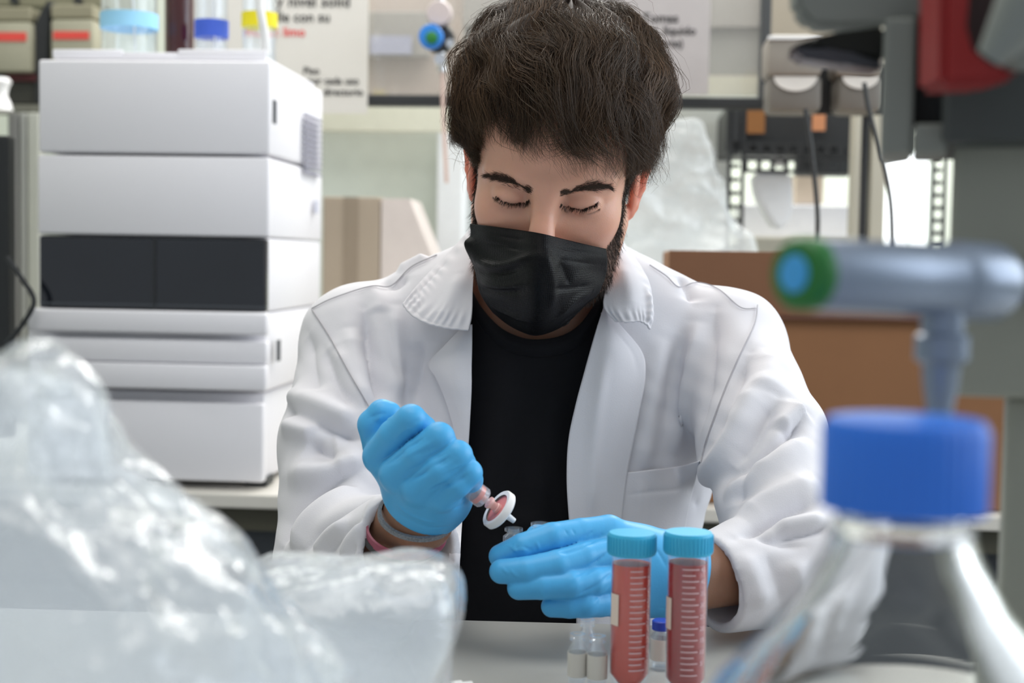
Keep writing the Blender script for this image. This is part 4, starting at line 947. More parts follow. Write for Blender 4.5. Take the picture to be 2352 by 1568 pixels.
COAT_STROKES = [
 # chest and shoulder, seen left
 ([(841, 700), (858, 829), (888, 940)], -0.012, 0.0085), ([(862, 705), (885, 820), (915, 935)], 0.005, 0.007), ([(905, 690), (915, 800), (925, 935)], 0.007, 0.010),
 ([(964, 775), (960, 840), (950, 940)], -0.006, 0.010), ([(800, 740), (822, 830), (860, 940)], 0.006, 0.010),
 ([(760, 790), (800, 860), (845, 935)], 0.006, 0.008), ([(740, 790), (775, 870), (820, 950)], -0.007, 0.008),
 ([(700, 760), (715, 850), (722, 900)], -0.006, 0.014),
 ([(880, 640), (905, 655), (935, 625)], -0.006, 0.008), ([(900, 605), (945, 600), (985, 575)], 0.007, 0.010), ([(840, 650), (870, 680), (880, 720)], 0.004, 0.010),
 # upper sleeve, seen left
 ([(645, 922), (676, 948), (776, 985), (850, 1010)], -0.015, 0.0075), ([(648, 900), (690, 918), (770, 945), (830, 965)], 0.009, 0.013),
 ([(650, 965), (690, 985), (720, 990)], 0.010, 0.010), ([(700, 1010), (740, 1040), (780, 1035)], -0.013, 0.014), ([(655, 1085), (720, 1078), (795, 1065), (850, 1040)], 0.011, 0.014),
 ([(640, 1260), (668, 1195), (712, 1140), (780, 1095), (850, 1070)], -0.013, 0.009), ([(668, 1270), (700, 1200), (760, 1150), (850, 1110)], 0.009, 0.012),
 ([(690, 1275), (735, 1205), (800, 1160), (870, 1130)], -0.010, 0.007), ([(715, 1280), (760, 1222), (800, 1200)], 0.007, 0.008), ([(740, 1285), (775, 1230), (835, 1190)], -0.006, 0.006),
 ([(780, 1285), (805, 1230), (845, 1200)], 0.005, 0.007), ([(800, 1280), (822, 1235), (850, 1180)], -0.004, 0.005),
 # chest, seen right
 ([(1570, 760), (1548, 860), (1535, 1000)], -0.004, 0.012), ([(1603, 720), (1580, 880), (1552, 1062)], 0.008, 0.011), ([(1640, 700), (1625, 860), (1596, 1020)], -0.008, 0.009),
 ([(1530, 760), (1508, 860), (1490, 1000), (1478, 1090)], 0.006, 0.012), ([(1560, 625), (1585, 655), (1592, 690)], -0.008, 0.009), 

 # upper sleeve, seen right
 ([(1852, 945), (1834, 970), (1804, 998), (1744, 1040), (1672, 1094), (1606, 1156)], -0.016, 0.0085), ([(1850, 985), (1800, 1035), (1730, 1085), (1650, 1140)], 0.010, 0.014), ([(1846, 930), (1822, 952), (1790, 978)], 0.010, 0.011),
 ([(1750, 850), (1700, 955), (1654, 1050), (1614, 1126)], 0.009, 0.012), ([(1790, 905), (1738, 984), (1664, 1072)], -0.011, 0.011), ([(1722, 800), (1680, 900), (1630, 1020)], -0.009, 0.009), ([(1780, 800), (1770, 860), (1762, 900)], 0.006, 0.014),
 ([(1898, 1138), (1816, 1157), (1762, 1183), (1690, 1228)], -0.013, 0.0075), ([(1720, 1060), (1700, 1110), (1688, 1160)], -0.008, 0.014), ([(1890, 1100), (1810, 1120), (1745, 1155), (1690, 1190)], 0.008, 0.014),
 ([(1911, 1200), (1850, 1217), (1768, 1228)], -0.009, 0.006), ([(1850, 1250), (1790, 1238), (1730, 1222)], -0.007, 0.005), ([(1900, 1185), (1840, 1190), (1770, 1205)], 0.006, 0.008),
 ([(1700, 1260), (1740, 1330), (1760, 1400)], 0.004, 0.010), ([(1760, 1265), (1790, 1330), (1800, 1400)], -0.004, 0.009), ([(1820, 1270), (1840, 1340), (1840, 1400)], 0.005, 0.010),
 ([(1655, 1262), (1684, 1313), (1702, 1379), (1698, 1435)], -0.0022, 0.0032), ([(862, 1140), (838, 1195), (836, 1270)], 0.002, 0.004)]
V = folds(V, F, COAT_STROKES, 1.25)
V = relaxed(V, F, 1, 0.4)
# broad soft unevenness of worn cotton
V = V + normals(V, F) * (0.0006 * np.sin(V[:, 0] * 71 + 9 * np.sin(V[:, 2] * 23)) * np.sin(V[:, 2] * 57 + V[:, 0] * 63))[:, None]
COATV, COATF = V, F; COATN = normals(V, F); COATFACE = ((CAMP - V) * COATN).sum(1) > 0
COATPX = proj(V)
def coat_at(px, py, off=0.0):
    q = (COATPX[0] - px) ** 2 + (COATPX[1] - py) ** 2; q = np.where(COATFACE, q, 1e12)
    c = np.argsort(q)[:10]; c = c[q[c] < q[c[0]] * 3 + 80]; j = c[np.argmin(COATPX[2][c])]
    return P(px, py, COATPX[2][j] - off)
def inpoly(x, y, poly):
    r = np.zeros(len(x), bool); n = len(poly)
    for i in range(n):
        x0, y0 = poly[i]; x1, y1 = poly[(i + 1) % n]
        c = ((y0 > y) != (y1 > y)) & (x < (x1 - x0) * (y - y0) / (y1 - y0 + 1e-12) + x0); r ^= c
    return r
OPEN_L = [(1076, 480), (1076, 742), (1072, 900), (1066, 1010), (1054, 1150), (1046, 1300), (1042, 1560)]
OPEN_R = [(1330, 1560), (1318, 1300), (1314, 1200), (1314, 1010), (1335, 900), (1370, 780), (1388, 700), (1400, 600), (1400, 480)]
fc = V[F].mean(1); fx, fy, fd = proj(fc); Nf = COATN[F].mean(1); fac = ((CAMP - fc) * Nf).sum(1) > -0.02
kill = inpoly(fx, fy, OPEN_L + OPEN_R) & (fd < 1.53) & (fac | (fd < 1.46)) & (fd > 1.31)
keep = F[~kill]
def compact(V, F):
    u_, inv = np.unique(F, return_inverse=True); return V[u_], inv.reshape(F.shape)
Vk, Fk = compact(V, keep)
coat = child('lab_coat', Vk, Fk, M_COAT)
sol = coat.modifiers.new('thickness', 'SOLIDIFY'); sol.thickness = 0.0016; sol.offset = -1

def cloth_patch(name, rows, nu, nv, off, m=None, parent=None, thick=0.0018, strokes=(), label=None):
    """rows: control points (px, py, extra height) laid on the coat"""
    R_ = [[coat_at(c[0], c[1], off + (c[2] if len(c) > 2 else 0)) for c in r] for r in rows]
    Vp, Fp = patch(R_, nu, nv); Fp = face_camera(Vp, Fp)
    if strokes: Vp = folds(Vp, Fp, strokes)
    o = child(name, Vp, Fp, m or M_COAT, parent or coat)
    s_ = o.modifiers.new('thickness', 'SOLIDIFY'); s_.thickness = thick; s_.offset = -1
    return o
def direct_patch(name, rows, nu, nv, m, parent, thick=0.0018, strokes=(), pucker=()):
    Vp, Fp = patch([[P(*c) for c in r] for r in rows], nu, nv); Fp = face_camera(Vp, Fp)
    if strokes: Vp = folds(Vp, Fp, strokes)
    Np = normals(Vp, Fp); iu = np.tile(np.arange(nu), nv) / (nu - 1); iv = np.repeat(np.arange(nv), nu) / (nv - 1)
    for ax_, pos, n_, amp in pucker:                                # gathers along a stitched edge
        along, across = (iu, iv) if ax_ == 'u' else (iv, iu)
        Vp = Vp + Np * (amp * np.exp(-((across - pos) / 0.10) ** 2) * np.sin(2 * math.pi * n_ * along + 2.0 * np.sin(9 * along)))[:, None]
    o = child(name, Vp, Fp, m, parent)
    s_ = o.modifiers.new('thickness', 'SOLIDIFY'); s_.thickness = thick; s_.offset = -1
    return o
# collar leaves
dT = COATPX[2]
direct_patch('collar', [
  [(1094, 505, 1.450), (1062, 545, 1.440), (1000, 610, 1.412), (958, 655, 1.385), (924, 697, 1.366)],
  [(1094, 512, 1.435), (1078, 560, 1.415), (1030, 630, 1.385), (985, 690, 1.364), (952, 727, 1.352)],
  [(1094, 520, 1.425), (1084, 580, 1.398), (1058, 650, 1.368), (1030, 712, 1.350), (1005, 748, 1.342)],
  [(1096, 530, 1.425), (1090, 590, 1.396), (1086, 660, 1.366), (1084, 715, 1.348), (1076, 758, 1.340)]], 90, 70, M_COAT, coat, pucker=[('u', 0.14, 13, 0.0007), ('v', 0.88, 9, 0.0009)],
  strokes=[([(1030, 590), (985, 640), (945, 690)], -0.0015, 0.0025), ([(945, 705), (985, 738), (1065, 750)], -0.0012, 0.0025), ([(1060, 620), (1030, 690), (1010, 735)], 0.003, 0.008)])
direct_patch('collar', [
  [(1400, 520, 1.450), (1398, 585, 1.412), (1394, 645, 1.372), (1386, 702, 1.350), (1412, 739, 1.345)],
  [(1404, 522, 1.440), (1418, 590, 1.395), (1424, 655, 1.362), (1425, 705, 1.346), (1440, 739, 1.341)],
  [(1408, 525, 1.445), (1440, 590, 1.400), (1462, 650, 1.366), (1468, 705, 1.350), (1474, 737, 1.346)],
  [(1412, 530, 1.455), (1462, 596, 1.420), (1492, 650, 1.385), (1500, 712, 1.362), (1494, 756, 1.352)]], 90, 70, M_COAT, coat, pucker=[('u', 0.90, 10, 0.0005), ('v', 0.90, 8, 0.0006)],
  strokes=[([(1420, 730), (1455, 732), (1492, 738)], -0.0014, 0.0025), ([(1420, 600), (1445, 660), (1450, 715)], 0.003, 0.008), ([(1488, 660), (1495, 710), (1490, 745)], 0.004, 0.004)])
# lapels turned back along the opening
cloth_patch('lapel', [
  [(1060, 752, 0.006), (1072, 750, 0.008), (1084, 744, 0.008)],
  [(1018, 796, 0.008), (1052, 790, 0.013), (1084, 790, 0.010)],
  [(983, 836, 0.006), (1035, 838, 0.015), (1083, 842, 0.010)],
  [(1000, 868, 0.005), (1040, 880, 0.014), (1083, 885, 0.010)],
  [(1020, 915, 0.004), (1050, 925, 0.011), (1081, 930, 0.008)],
  [(1042, 990, 0.002), (1060, 990, 0.006), (1077, 990, 0.006)],
  [(1046, 1060, 0.002), (1058, 1060, 0.005), (1072, 1060, 0.005)],
  [(1040, 1160, 0.002), (1052, 1160, 0.005), (1064, 1160, 0.005)],
  [(1030, 1300, 0.002), (1044, 1300, 0.005), (1056, 1300, 0.004)],
  [(1026, 1480, 0.002), (1038, 1480, 0.005), (1050, 1480, 0.004)]], 24, 110, 0.003)
cloth_patch('lapel', [
  [(1388, 700, 0.006), (1394, 705, 0.008), (1400, 712, 0.008)],
  [(1374, 742, 0.008), (1398, 740, 0.012), (1420, 740, 0.006)],
  [(1358, 796, 0.008), (1415, 800, 0.016), (1474, 806, 0.006)],
  [(1341, 858, 0.008), (1412, 860, 0.016), (1483, 862, 0.007)],
  [(1322, 930, 0.008), (1400, 932, 0.014), (1471, 935, 0.006)],
  [(1306, 1010, 0.008), (1385, 1012, 0.011), (1456, 1012, 0.004)],
  [(1302, 1100, 0.008), (1375, 1098, 0.009), (1441, 1092, 0.003)],
  [(1308, 1200, 0.008), (1372, 1200, 0.008), (1428, 1196, 0.003)],
  [(1318, 1330, 0.007), (1370, 1330, 0.007), (1420, 1330, 0.003)],
  [(1330, 1480, 0.006), (1370, 1480, 0.006), (1415, 1480, 0.003)]], 30, 110, 0.003,
  strokes=[([(1395, 790), (1372, 930), (1365, 1100), (1370, 1190)], 0.0035, 0.006), ([(1420, 760), (1462, 805), (1470, 860)], -0.0012, 0.0025)])
# breast pocket
cloth_patch('breast_pocket', [
  [(1428, 1086, 0.001), (1500, 1078, 0.003), (1560, 1070, 0.003), (1606, 1060, 0.001)],
  [(1425, 1130, 0.001), (1500, 1128, 0.003), (1560, 1124, 0.003), (1594, 1118, 0.001)],
  [(1423, 1180, 0), (1500, 1180, 0.002), (1550, 1180, 0.002), (1580, 1180, 0)],
  [(1420, 1290, 0), (1490, 1290, 0.001), (1540, 1290, 0.001), (1562, 1290, 0)]], 40, 40, 0.003,
  strokes=[([(1440, 1131), (1500, 1129), (1560, 1124), (1592, 1119)], -0.0012, 0.0025), ([(1480, 1090), (1476, 1180), (1470, 1250)], 0.002, 0.005)])
# stitched seams, their shadow line put into the grey of the tube
def seam(pts, r=0.0006):
    S_ = catmull(np.array(pts, float), 9 * len(pts)); q = [coat_at(x, y, 0.0001) for x, y in S_]
    q = np.array(q); q[1:-1] = 0.25 * q[:-2] + 0.5 * q[1:-1] + 0.25 * q[2:]
    MB().tube([Vector(x - np.array(PERSON.location)) for x in q], r, 6).build('seam', M_COAT2, coat, True)
seam([(716, 708), (765, 684), (850, 657), (898, 656), (945, 612), (1003, 585)])
seam([(716, 710), (758, 775), (800, 852), (850, 938)])
seam([(1492, 608), (1530, 633), (1560, 659), (1600, 648), (1650, 663), (1700, 705), (1736, 708)])
seam([(1740, 700), (1732, 745), (1692, 830), (1660, 905), (1622, 1010), (1609, 1062)])

# ---------------------------------------------------------------- black T-shirt
V, F = surface(lambda p: torso_sdf(p, 0.0), np.array([-0.30, 1.28, 0.72]), np.array([0.32, 1.66, 1.30]), 0.004, 'tshirt')
V = folds(V, F, [([(1150, 850), (1135, 1000), (1110, 1200)], 0.003, 0.012), ([(1200, 850), (1195, 1050), (1170, 1300)], -0.003, 0.014), ([(1290, 860), (1260, 1000), (1235, 1200)], 0.003, 0.012), ([(1240, 900), (1270, 1100), (1280, 1250)], -0.002, 0.012), ([(1100, 1150), (1180, 1200), (1260, 1190)], 0.003, 0.010)])
fc = V[F].mean(1); fx, fy, fd = proj(fc)
NX, NY = [900, 1060, 1085, 1110, 1160, 1225, 1300, 1350, 1388, 1420, 1600], [500, 640, 688, 735, 772, 789, 776, 737, 688, 620, 500]
cutt = (fy < np.interp(fx, NX, NY)) & (fd < 1.60)
Vk, Fk = compact(V, F[~cutt]); tshirt = child('t_shirt', Vk, Fk, M_TSHIRT)
TN = normals(V, F); TF = ((CAMP - V) * TN).sum(1) > 0; TPX = proj(V)
def shirt_at(px, py, off=0.0):
    q = (TPX[0] - px) ** 2 + (TPX[1] - py) ** 2; q = np.where(TF, q, 1e12); j = np.argmin(q); return P(px, py, TPX[2][j] - off)
lo_ = [(1072, 690), (1100, 745), (1140, 790), (1185, 812), (1228, 820), (1290, 814), (1335, 792), (1372, 745), (1402, 680)]
hi_ = [(1076, 650), (1107, 706), (1148, 750), (1188, 771), (1228, 779), (1284, 772), (1326, 749), (1360, 706), (1392, 645)]
mi_ = [((a[0] + b[0]) / 2, (a[1] + b[1]) / 2) for a, b in zip(lo_, hi_)]
Vp, Fp = patch([[shirt_at(*c, 0.0008) for c in lo_], [shirt_at(*c, 0.0055) for c in mi_], [shirt_at(*c, 0.0038) for c in hi_]], 70, 12); Fp = face_camera(Vp, Fp)
rib = child('neck_rib', Vp, Fp, M_TSHIRT, tshirt); s_ = rib.modifiers.new('thickness', 'SOLIDIFY'); s_.thickness = 0.003; s_.offset = -1

# trousers and shoes, under the bench
M_TROUSER = mat('dark_trousers', srgb(34, 38, 52), 0.85, var=0.1); M_SHOE = mat('black_shoe', (0.02, 0.02, 0.02), 0.4)
def legs_sdf(p):
    d = ell(p, (0.02, 1.47, 0.715), (0.165, 0.13, 0.10))
    for sx in (-1, 1):
        d = smin(d, chain(p, [(0.02 + 0.085 * sx, 1.46, 0.70), (0.02 + 0.13 * sx, 1.06, 0.655), (0.02 + 0.13 * sx, 1.14, 0.11)], [0.085, 0.064, 0.050]), 0.03)
    return d
V, F = surface(legs_sdf, np.array([-0.25, 0.95, 0.05]), np.array([0.30, 1.63, 0.84]), 0.010, 'trousers'); child('trousers', V, F, M_TROUSER)
for sx in (-1, 1):
    c_ = np.array([0.02 + 0.13 * sx, 1.08, 0.0])
    V, F = surface(lambda p: smax(smin(ell(p, c_ + (0, -0.02, 0.035), (0.047, 0.14, 0.045)), cone(p, c_ + (0, 0.06, 0.05), c_ + (0, 0.06, 0.10), 0.042, 0.044), 0.02), 0.003 - p[:, 2], 0.004), c_ - (0.08, 0.2, 0.02), c_ + (0.08, 0.2, 0.17), 0.008, 'shoe'); child('shoe', V, F, M_SHOE)
# ================================================================== gloves, wristbands, what the hands hold
def finger(p, pts, rs): return chain(p, [P(*c) for c in pts], rs, 0.0014)
HL = dict(
  wrist=P(962, 1185, 1.150), palm=P(945, 1130, 1.140))
def glove_left(p):
    Wc = P(985, 1125, 1.144)
    d = None
    for k_, (mx, my, md) in enumerate([(872, 1052, 1.140), (912, 1092, 1.122), (962, 1122, 1.112), (1018, 1138, 1.112)]):
        c = cone(p, Wc + (0.012 * (k_ - 1.5) * np.array([0.7, 0, -0.35])), P(mx, my, md), 0.0215, 0.0128); d = c if d is None else smin(d, c, 0.014)
    d = smin(d, cone(p, P(930, 1060, 1.150), P(1010, 1080, 1.145), 0.022, 0.020), 0.012)
    f = [
      finger(p, [(872, 1046, 1.138), (905, 1000, 1.122), (944, 964, 1.112), (972, 985, 1.128), (955, 1030, 1.145)], [0.0138, 0.0128, 0.0122, 0.0108, 0.010]),
      finger(p, [(912, 1088, 1.120), (960, 1045, 1.106), (1008, 1006, 1.102), (1022, 1028, 1.122), (985, 1060, 1.140)], [0.0142, 0.0128, 0.0125, 0.0112, 0.010]),
      finger(p, [(962, 1120, 1.110), (1010, 1078, 1.098), (1050, 1046, 1.098), (1062, 1066, 1.118), (1020, 1092, 1.136)], [0.0140, 0.0125, 0.0120, 0.0108, 0.010]),
      finger(p, [(1018, 1136, 1.110), (1050, 1108, 1.100), (1076, 1086, 1.100), (1080, 1102, 1.118), (1040, 1115, 1.134)], [0.0130, 0.0115, 0.0108, 0.010, 0.009])]
    th = finger(p, [(915, 1085, 1.160), (873, 1025, 1.158), (858, 975, 1.152), (878, 951, 1.150), (893, 952, 1.150)], [0.017, 0.0140, 0.0130, 0.0120, 0.0108])
    F0 = f[0]
    for x in f[1:]: F0 = smin(F0, x, 0.0012)
    d = smin(d, F0, 0.0025)
    d = smin(d, th, 0.006)
    # glove hem past the wrist
    ax = unit(P(940, 1212, 1.168) - Wc)
    hem = cone(p, Wc, Wc + 0.020 * ax, 0.0300, 0.0310)
    d = smin(d, hem, 0.014)
    d = smax(d, (p - Wc) @ ax - 0.020, 0.002)
    d = smax(d, -cone(p, Wc + 0.008 * ax, Wc + 0.06 * ax, 0.0282, 0.0292), 0.002)
    return d
V, F = surface(glove_left, P(960, 1080, 1.135) - (0.085, 0.075, 0.095), P(960, 1080, 1.135) + (0.085, 0.085, 0.085), 0.0012, 'glove')
V = folds(V, F, [
 ([(915, 1060), (960, 1030), (1000, 1012)], 0.0008, 0.0018), ([(880, 1065), (950, 1048), (1020, 1020)], -0.0011, 0.0012), ([(925, 1085), (980, 1062), (1030, 1035)], -0.0009, 0.0010),
 ([(930, 1100), (990, 1080), (1050, 1050)], -0.0012, 0.0012), ([(965, 1108), (1030, 1085), (1062, 1068)], 0.0008, 0.0015), ([(960, 1110), (1015, 1092), (1065, 1072)], -0.0010, 0.0011),
 ([(985, 1128), (1040, 1112), (1078, 1095)], -0.0010, 0.0012), ([(1035, 1160), (1070, 1140), (1085, 1125)], -0.0011, 0.0013), ([(1030, 1175), (1060, 1162), (1072, 1150)], -0.0009, 0.0012),
 ([(900, 1165), (940, 1200), (1000, 1215), (1050, 1205)], -0.0012, 0.0014), ([(910, 1160), (945, 1188), (1000, 1203)], 0.0010, 0.0015), ([(930, 990), (950, 975), (968, 962)], -0.0008, 0.0012), ([(940, 1010), (955, 1000), (962, 985)], -0.0012, 0.0014),
 ([(975, 1000), (930, 1030), (890, 1062)], -0.0022, 0.0022), ([(1035, 1045), (990, 1072), (935, 1105)], -0.0022, 0.0022), ([(1080, 1088), (1040, 1105), (985, 1132)], -0.0022, 0.0022), ([(842, 960), (870, 945), (895, 948)], -0.0009, 0.0012), ([(850, 970), (880, 960), (898, 962)], 0.0008, 0.0012), ([(905, 1010), (925, 990), (945, 985)], 0.0007, 0.0012)])
glove = child('glove', V, F, M_GLOVE); glove['label'] = 'blue glove closed round the syringe'
def glove_right(p):
    d = None
    Wc = P(1560, 1322, 1.162)
    K_ = [(1398, 1222, 1.150), (1402, 1272, 1.138), (1408, 1328, 1.134), (1416, 1378, 1.138)]
    for m_ in K_:
        c = cone(p, Wc, P(*m_), 0.0255, 0.0135); d = c if d is None else smin(d, c, 0.014)
    d = smin(d, cone(p, P(1470, 1290, 1.165), P(1450, 1340, 1.165), 0.026, 0.026), 0.02)
    f = [
      finger(p, [K_[0], (1335, 1225, 1.140), (1268, 1234, 1.128), (1200, 1256, 1.122), (1150, 1277, 1.124)], [0.0140, 0.0122, 0.0118, 0.0108, 0.0095]),
      finger(p, [K_[1], (1340, 1282, 1.122), (1280, 1298, 1.110), (1210, 1310, 1.106), (1152, 1312, 1.108)], [0.0142, 0.0125, 0.0120, 0.0108, 0.0096]),
      finger(p, [K_[2], (1360, 1336, 1.116), (1310, 1342, 1.106), (1248, 1345, 1.104), (1192, 1350, 1.106)], [0.0138, 0.0120, 0.0115, 0.0105, 0.0092]),
      finger(p, [K_[3], (1378, 1384, 1.122), (1345, 1388, 1.112), (1308, 1390, 1.110), (1268, 1392, 1.112)], [0.0125, 0.0110, 0.0105, 0.0098, 0.0086])]
    th = finger(p, [(1480, 1270, 1.175), (1400, 1245, 1.180), (1320, 1245, 1.170), (1262, 1238, 1.160), (1235, 1232, 1.154)], [0.018, 0.014, 0.0125, 0.0115, 0.0100])
    F0 = f[0]
    for x in f[1:]: F0 = smin(F0, x, 0.0012)
    d = smin(d, F0, 0.0025)
    d = smin(d, th, 0.005)
    ax = unit(P(1640, 1342, 1.172) - Wc)
    d = smin(d, cone(p, Wc, P(1588, 1328, 1.166), 0.033, 0.0345), 0.012)
    d = smax(d, (p - P(1584, 1328, 1.166)) @ ax, 0.003)
    return d
V, F = surface(glove_right, P(1370, 1310, 1.14) - (0.11, 0.075, 0.065), P(1370, 1310, 1.14) + (0.10, 0.09, 0.06), 0.0012, 'glove')
V = folds(V, F, [
 ([(1180, 1245), (1178, 1265), (1185, 1285)], 0.0008, 0.0010), ([(1175, 1262), (1205, 1262), (1232, 1275)], 0.0008, 0.0010), ([(1232, 1240), (1240, 1258), (1238, 1270)], 0.0007, 0.0010), ([(1165, 1250), (1195, 1275)], 0.0007, 0.0009), ([(1205, 1250), (1225, 1268)], -0.0007, 0.0009),
 ([(1170, 1302), (1178, 1322), (1190, 1330)], 0.0007, 0.0010), ([(1150, 1300), (1165, 1320)], 0.0006, 0.0009), ([(1300, 1215), (1306, 1228)], -0.0007, 0.0010), ([(1315, 1212), (1322, 1226)], -0.0007, 0.0010),
 ([(1330, 1250), (1350, 1230), (1365, 1215)], -0.0010, 0.0013), ([(1240, 1360), (1250, 1378)], 0.0006, 0.001),
 ([(1300, 1345), (1345, 1320), (1390, 1275)], -0.0014, 0.0016), ([(1280, 1270), (1330, 1258), (1385, 1225)], -0.0020, 0.0020), ([(1310, 1322), (1360, 1300), (1410, 1255)], -0.0020, 0.0020), ([(1330, 1368), (1375, 1345), (1420, 1300)], -0.0020, 0.0020), ([(1340, 1395), (1365, 1365), (1395, 1330)], -0.0009, 0.0013), ([(1350, 1405), (1380, 1370), (1405, 1345)], 0.0008, 0.0012), ([(1500, 1250), (1520, 1270), (1532, 1300)], -0.0012, 0.0014), ([(1515, 1400), (1535, 1402), (1545, 1396)], -0.001, 0.0013)])
glove2 = child('glove', V, F, M_GLOVE); glove2['label'] = 'blue glove with straight fingers holding vials'

M_PINK = mat('pink_rubber', srgb(150, 70, 92), 0.5); M_DARKRUB = mat('charcoal_rubber', srgb(58, 56, 58), 0.55)
M_SILVER = mat('grey_woven_band', srgb(120, 125, 132), 0.6, var=0.7, scale=700)
AXF = unit(W_L - WRIST_L)
def band(name, c, r, ax, wd, th, m, tilt=0.0, ry=1.0):
    ax = unit(np.array(ax)); x = unit(np.cross(ax, [0, 0, 1.0])); y = np.cross(ax, x); n = 64; R_ = []
    for w_, t_ in ((-wd / 2, -th / 2), (wd / 2, -th / 2), (wd / 2, th / 2), (-wd / 2, th / 2)):
        R_.append([c + (r + t_) * (x * math.cos(a) + ry * y * math.sin(a)) + ax * (w_ + tilt * math.sin(a)) for a in np.linspace(0, 2 * math.pi, n, endpoint=False)])
    Vb = np.array(R_).reshape(-1, 3); Fb = []
    for k_ in range(4):
        for i in range(n): Fb.append((k_ * n + i, k_ * n + (i + 1) % n, ((k_ + 1) % 4) * n + (i + 1) % n, ((k_ + 1) % 4) * n + i))
    o = child(name, Vb, np.array(Fb), m, PERSON); o.data.set_sharp_from_angle(angle=math.radians(35)); return o
band('wristband', P(934, 1220, 1.167), 0.0325, AXF + np.array([0.15, 0, -0.10]), 0.007, 0.002, M_PINK)
band('wristband', P(926, 1227, 1.172), 0.0325, AXF + np.array([0.15, 0, -0.10]), 0.006, 0.002, M_DARKRUB)
band('bracelet', P(956, 1184, 1.155), 0.0300, AXF + np.array([0.10, 0, -0.10]), 0.004, 0.003, M_SILVER)

# ---------------------------------------------------------------- syringe with a filter disc
def glass(name, col=(0.95, 0.97, 1.0), rough=0.03, op=0.25, white=0.0, tint=None):
    """thin clear plastic or glass: mostly clear, with gloss and a little body"""
    m = bpy.data.materials.new(name); m.use_nodes = True; nt = m.node_tree; N = nt.nodes; L_ = nt.links
    out = N['Material Output']; N.remove(N['Principled BSDF'])
    tr = N.new('ShaderNodeBsdfTransparent'); tr.inputs[0].default_value = (*(tint or (0.97, 0.985, 1.0)), 1)
    gl = N.new('ShaderNodeBsdfGlossy'); gl.inputs['Roughness'].default_value = rough; gl.inputs[0].default_value = (1, 1, 1, 1)
    df = N.new('ShaderNodeBsdfDiffuse'); df.inputs[0].default_value = (*col, 1)
    tl = N.new('ShaderNodeBsdfTranslucent'); tl.inputs[0].default_value = (*col, 1)
    fr = N.new('ShaderNodeMath'); fr.operation = 'MULTIPLY_ADD'; lw = N.new('ShaderNodeLayerWeight'); lw.inputs[0].default_value = 0.5; pw = N.new('ShaderNodeMath'); pw.operation = 'POWER'; pw.inputs[1].default_value = 4.0; L_.new(lw.outputs['Facing'], pw.inputs[0]); L_.new(pw.outputs[0], fr.inputs[0]); fr.inputs[1].default_value = 0.75 * 1.0; fr.inputs[2].default_value = 0.045 * 1.0
    nz = N.new('ShaderNodeTexNoise'); nz.inputs['Scale'].default_value = 14; tc = N.new('ShaderNodeTexCoord'); L_.new(tc.outputs['Object'], nz.inputs['Vector'])
    mr = N.new('ShaderNodeMapRange'); mr.inputs['To Min'].default_value = op * 0.75; mr.inputs['To Max'].default_value = op * 1.25; L_.new(nz.outputs['Fac'], mr.inputs['Value'])
    a = N.new('ShaderNodeMixShader'); a.inputs[0].default_value = 0.5; L_.new(df.outputs[0], a.inputs[1]); L_.new(tl.outputs[0], a.inputs[2])
    b = N.new('ShaderNodeMixShader'); L_.new(mr.outputs[0], b.inputs[0]); L_.new(tr.outputs[0], b.inputs[1]); L_.new(a.outputs[0], b.inputs[2])
    c = N.new('ShaderNodeMixShader'); L_.new(fr.outputs[0], c.inputs[0]); L_.new(b.outputs[0], c.inputs[1]); L_.new(gl.outputs[0], c.inputs[2])
    L_.new(c.outputs[0], out.inputs['Surface']); MATS[name] = m
    return m
M_CLEAR = glass('clear_plastic', op=0.22); M_GLASSV = glass('vial_glass', op=0.08, rough=0.01)
M_WHITEPL = mat('white_plastic', (0.80, 0.79, 0.79), 0.4, var=0.02, sss=0.1, sssc=(0.003, 0.003, 0.003))
M_PINKLIQ = mat('pink_liquid', srgb(226, 130, 118), 0.15, sss=0.3, sssc=(0.004, 0.002, 0.001)); M_PINKMEM = mat('pink_membrane', srgb(214, 128, 128), 0.5)
TIP = P(1181, 1196, 1.138); BAR = P(1100, 1136, 1.126); AXS = unit(TIP - BAR)
syr = empty('syringe', tuple(BAR), 0, 'clear syringe of pink liquid gripped in the closed blue glove', 'syringe')
def sloc(t): return Vector(AXS * t)
TM = zmat((0, 0, 0), AXS)
MB().lathe([(0.0088, -0.050), (0.0088, 0.004), (0.0078, 0.0055), (0.0028, 0.006), (0.0028, 0.0005), (0.0072, 0.0), (0.0080, -0.050)], mt=TM, n=32, cap0=False, cap1=False).build('barrel', M_CLEAR, syr, True)
MB().lathe([(0, -0.003), (0.0078, -0.003), (0.0078, 0.001), (0.0025, 0.003), (0.0025, 0.006), (0, 0.006)], mt=TM, n=24).build('liquid', M_PINKLIQ, syr, True)
MB().lathe([(0.0066, -0.066), (0.0066, -0.061), (0.003, -0.061), (0.003, -0.022), (0.0078, -0.022), (0.0078, -0.014), (0, -0.013)], mt=TM, n=24).build('plunger', M_WHITEPL, syr, True)
MB().lathe([(0.0045, 0.003), (0.0045, 0.0065), (0.0026, 0.007), (0.0022, 0.013)], mt=TM, n=24).build('luer_tip', M_CLEAR, syr, True)
L_T = float(np.linalg.norm(TIP - BAR))
fil = empty('syringe_filter', tuple(BAR), 0, 'round white filter disc with pink face on the syringe tip', 'filter')
fz = L_T * 0.575
MB().lathe([(0.0125, fz - 0.0030), (0.0158, fz - 0.0034), (0.0168, fz - 0.0022), (0.0168, fz + 0.0022), (0.0155, fz + 0.0034), (0.006, fz + 0.0036), (0.0036, fz + 0.005), (0.0036, fz + 0.0008), (0.0125, fz - 0.0005)], mt=TM, n=56, cap0=False, cap1=False).build('disc', M_WHITEPL, fil, True)
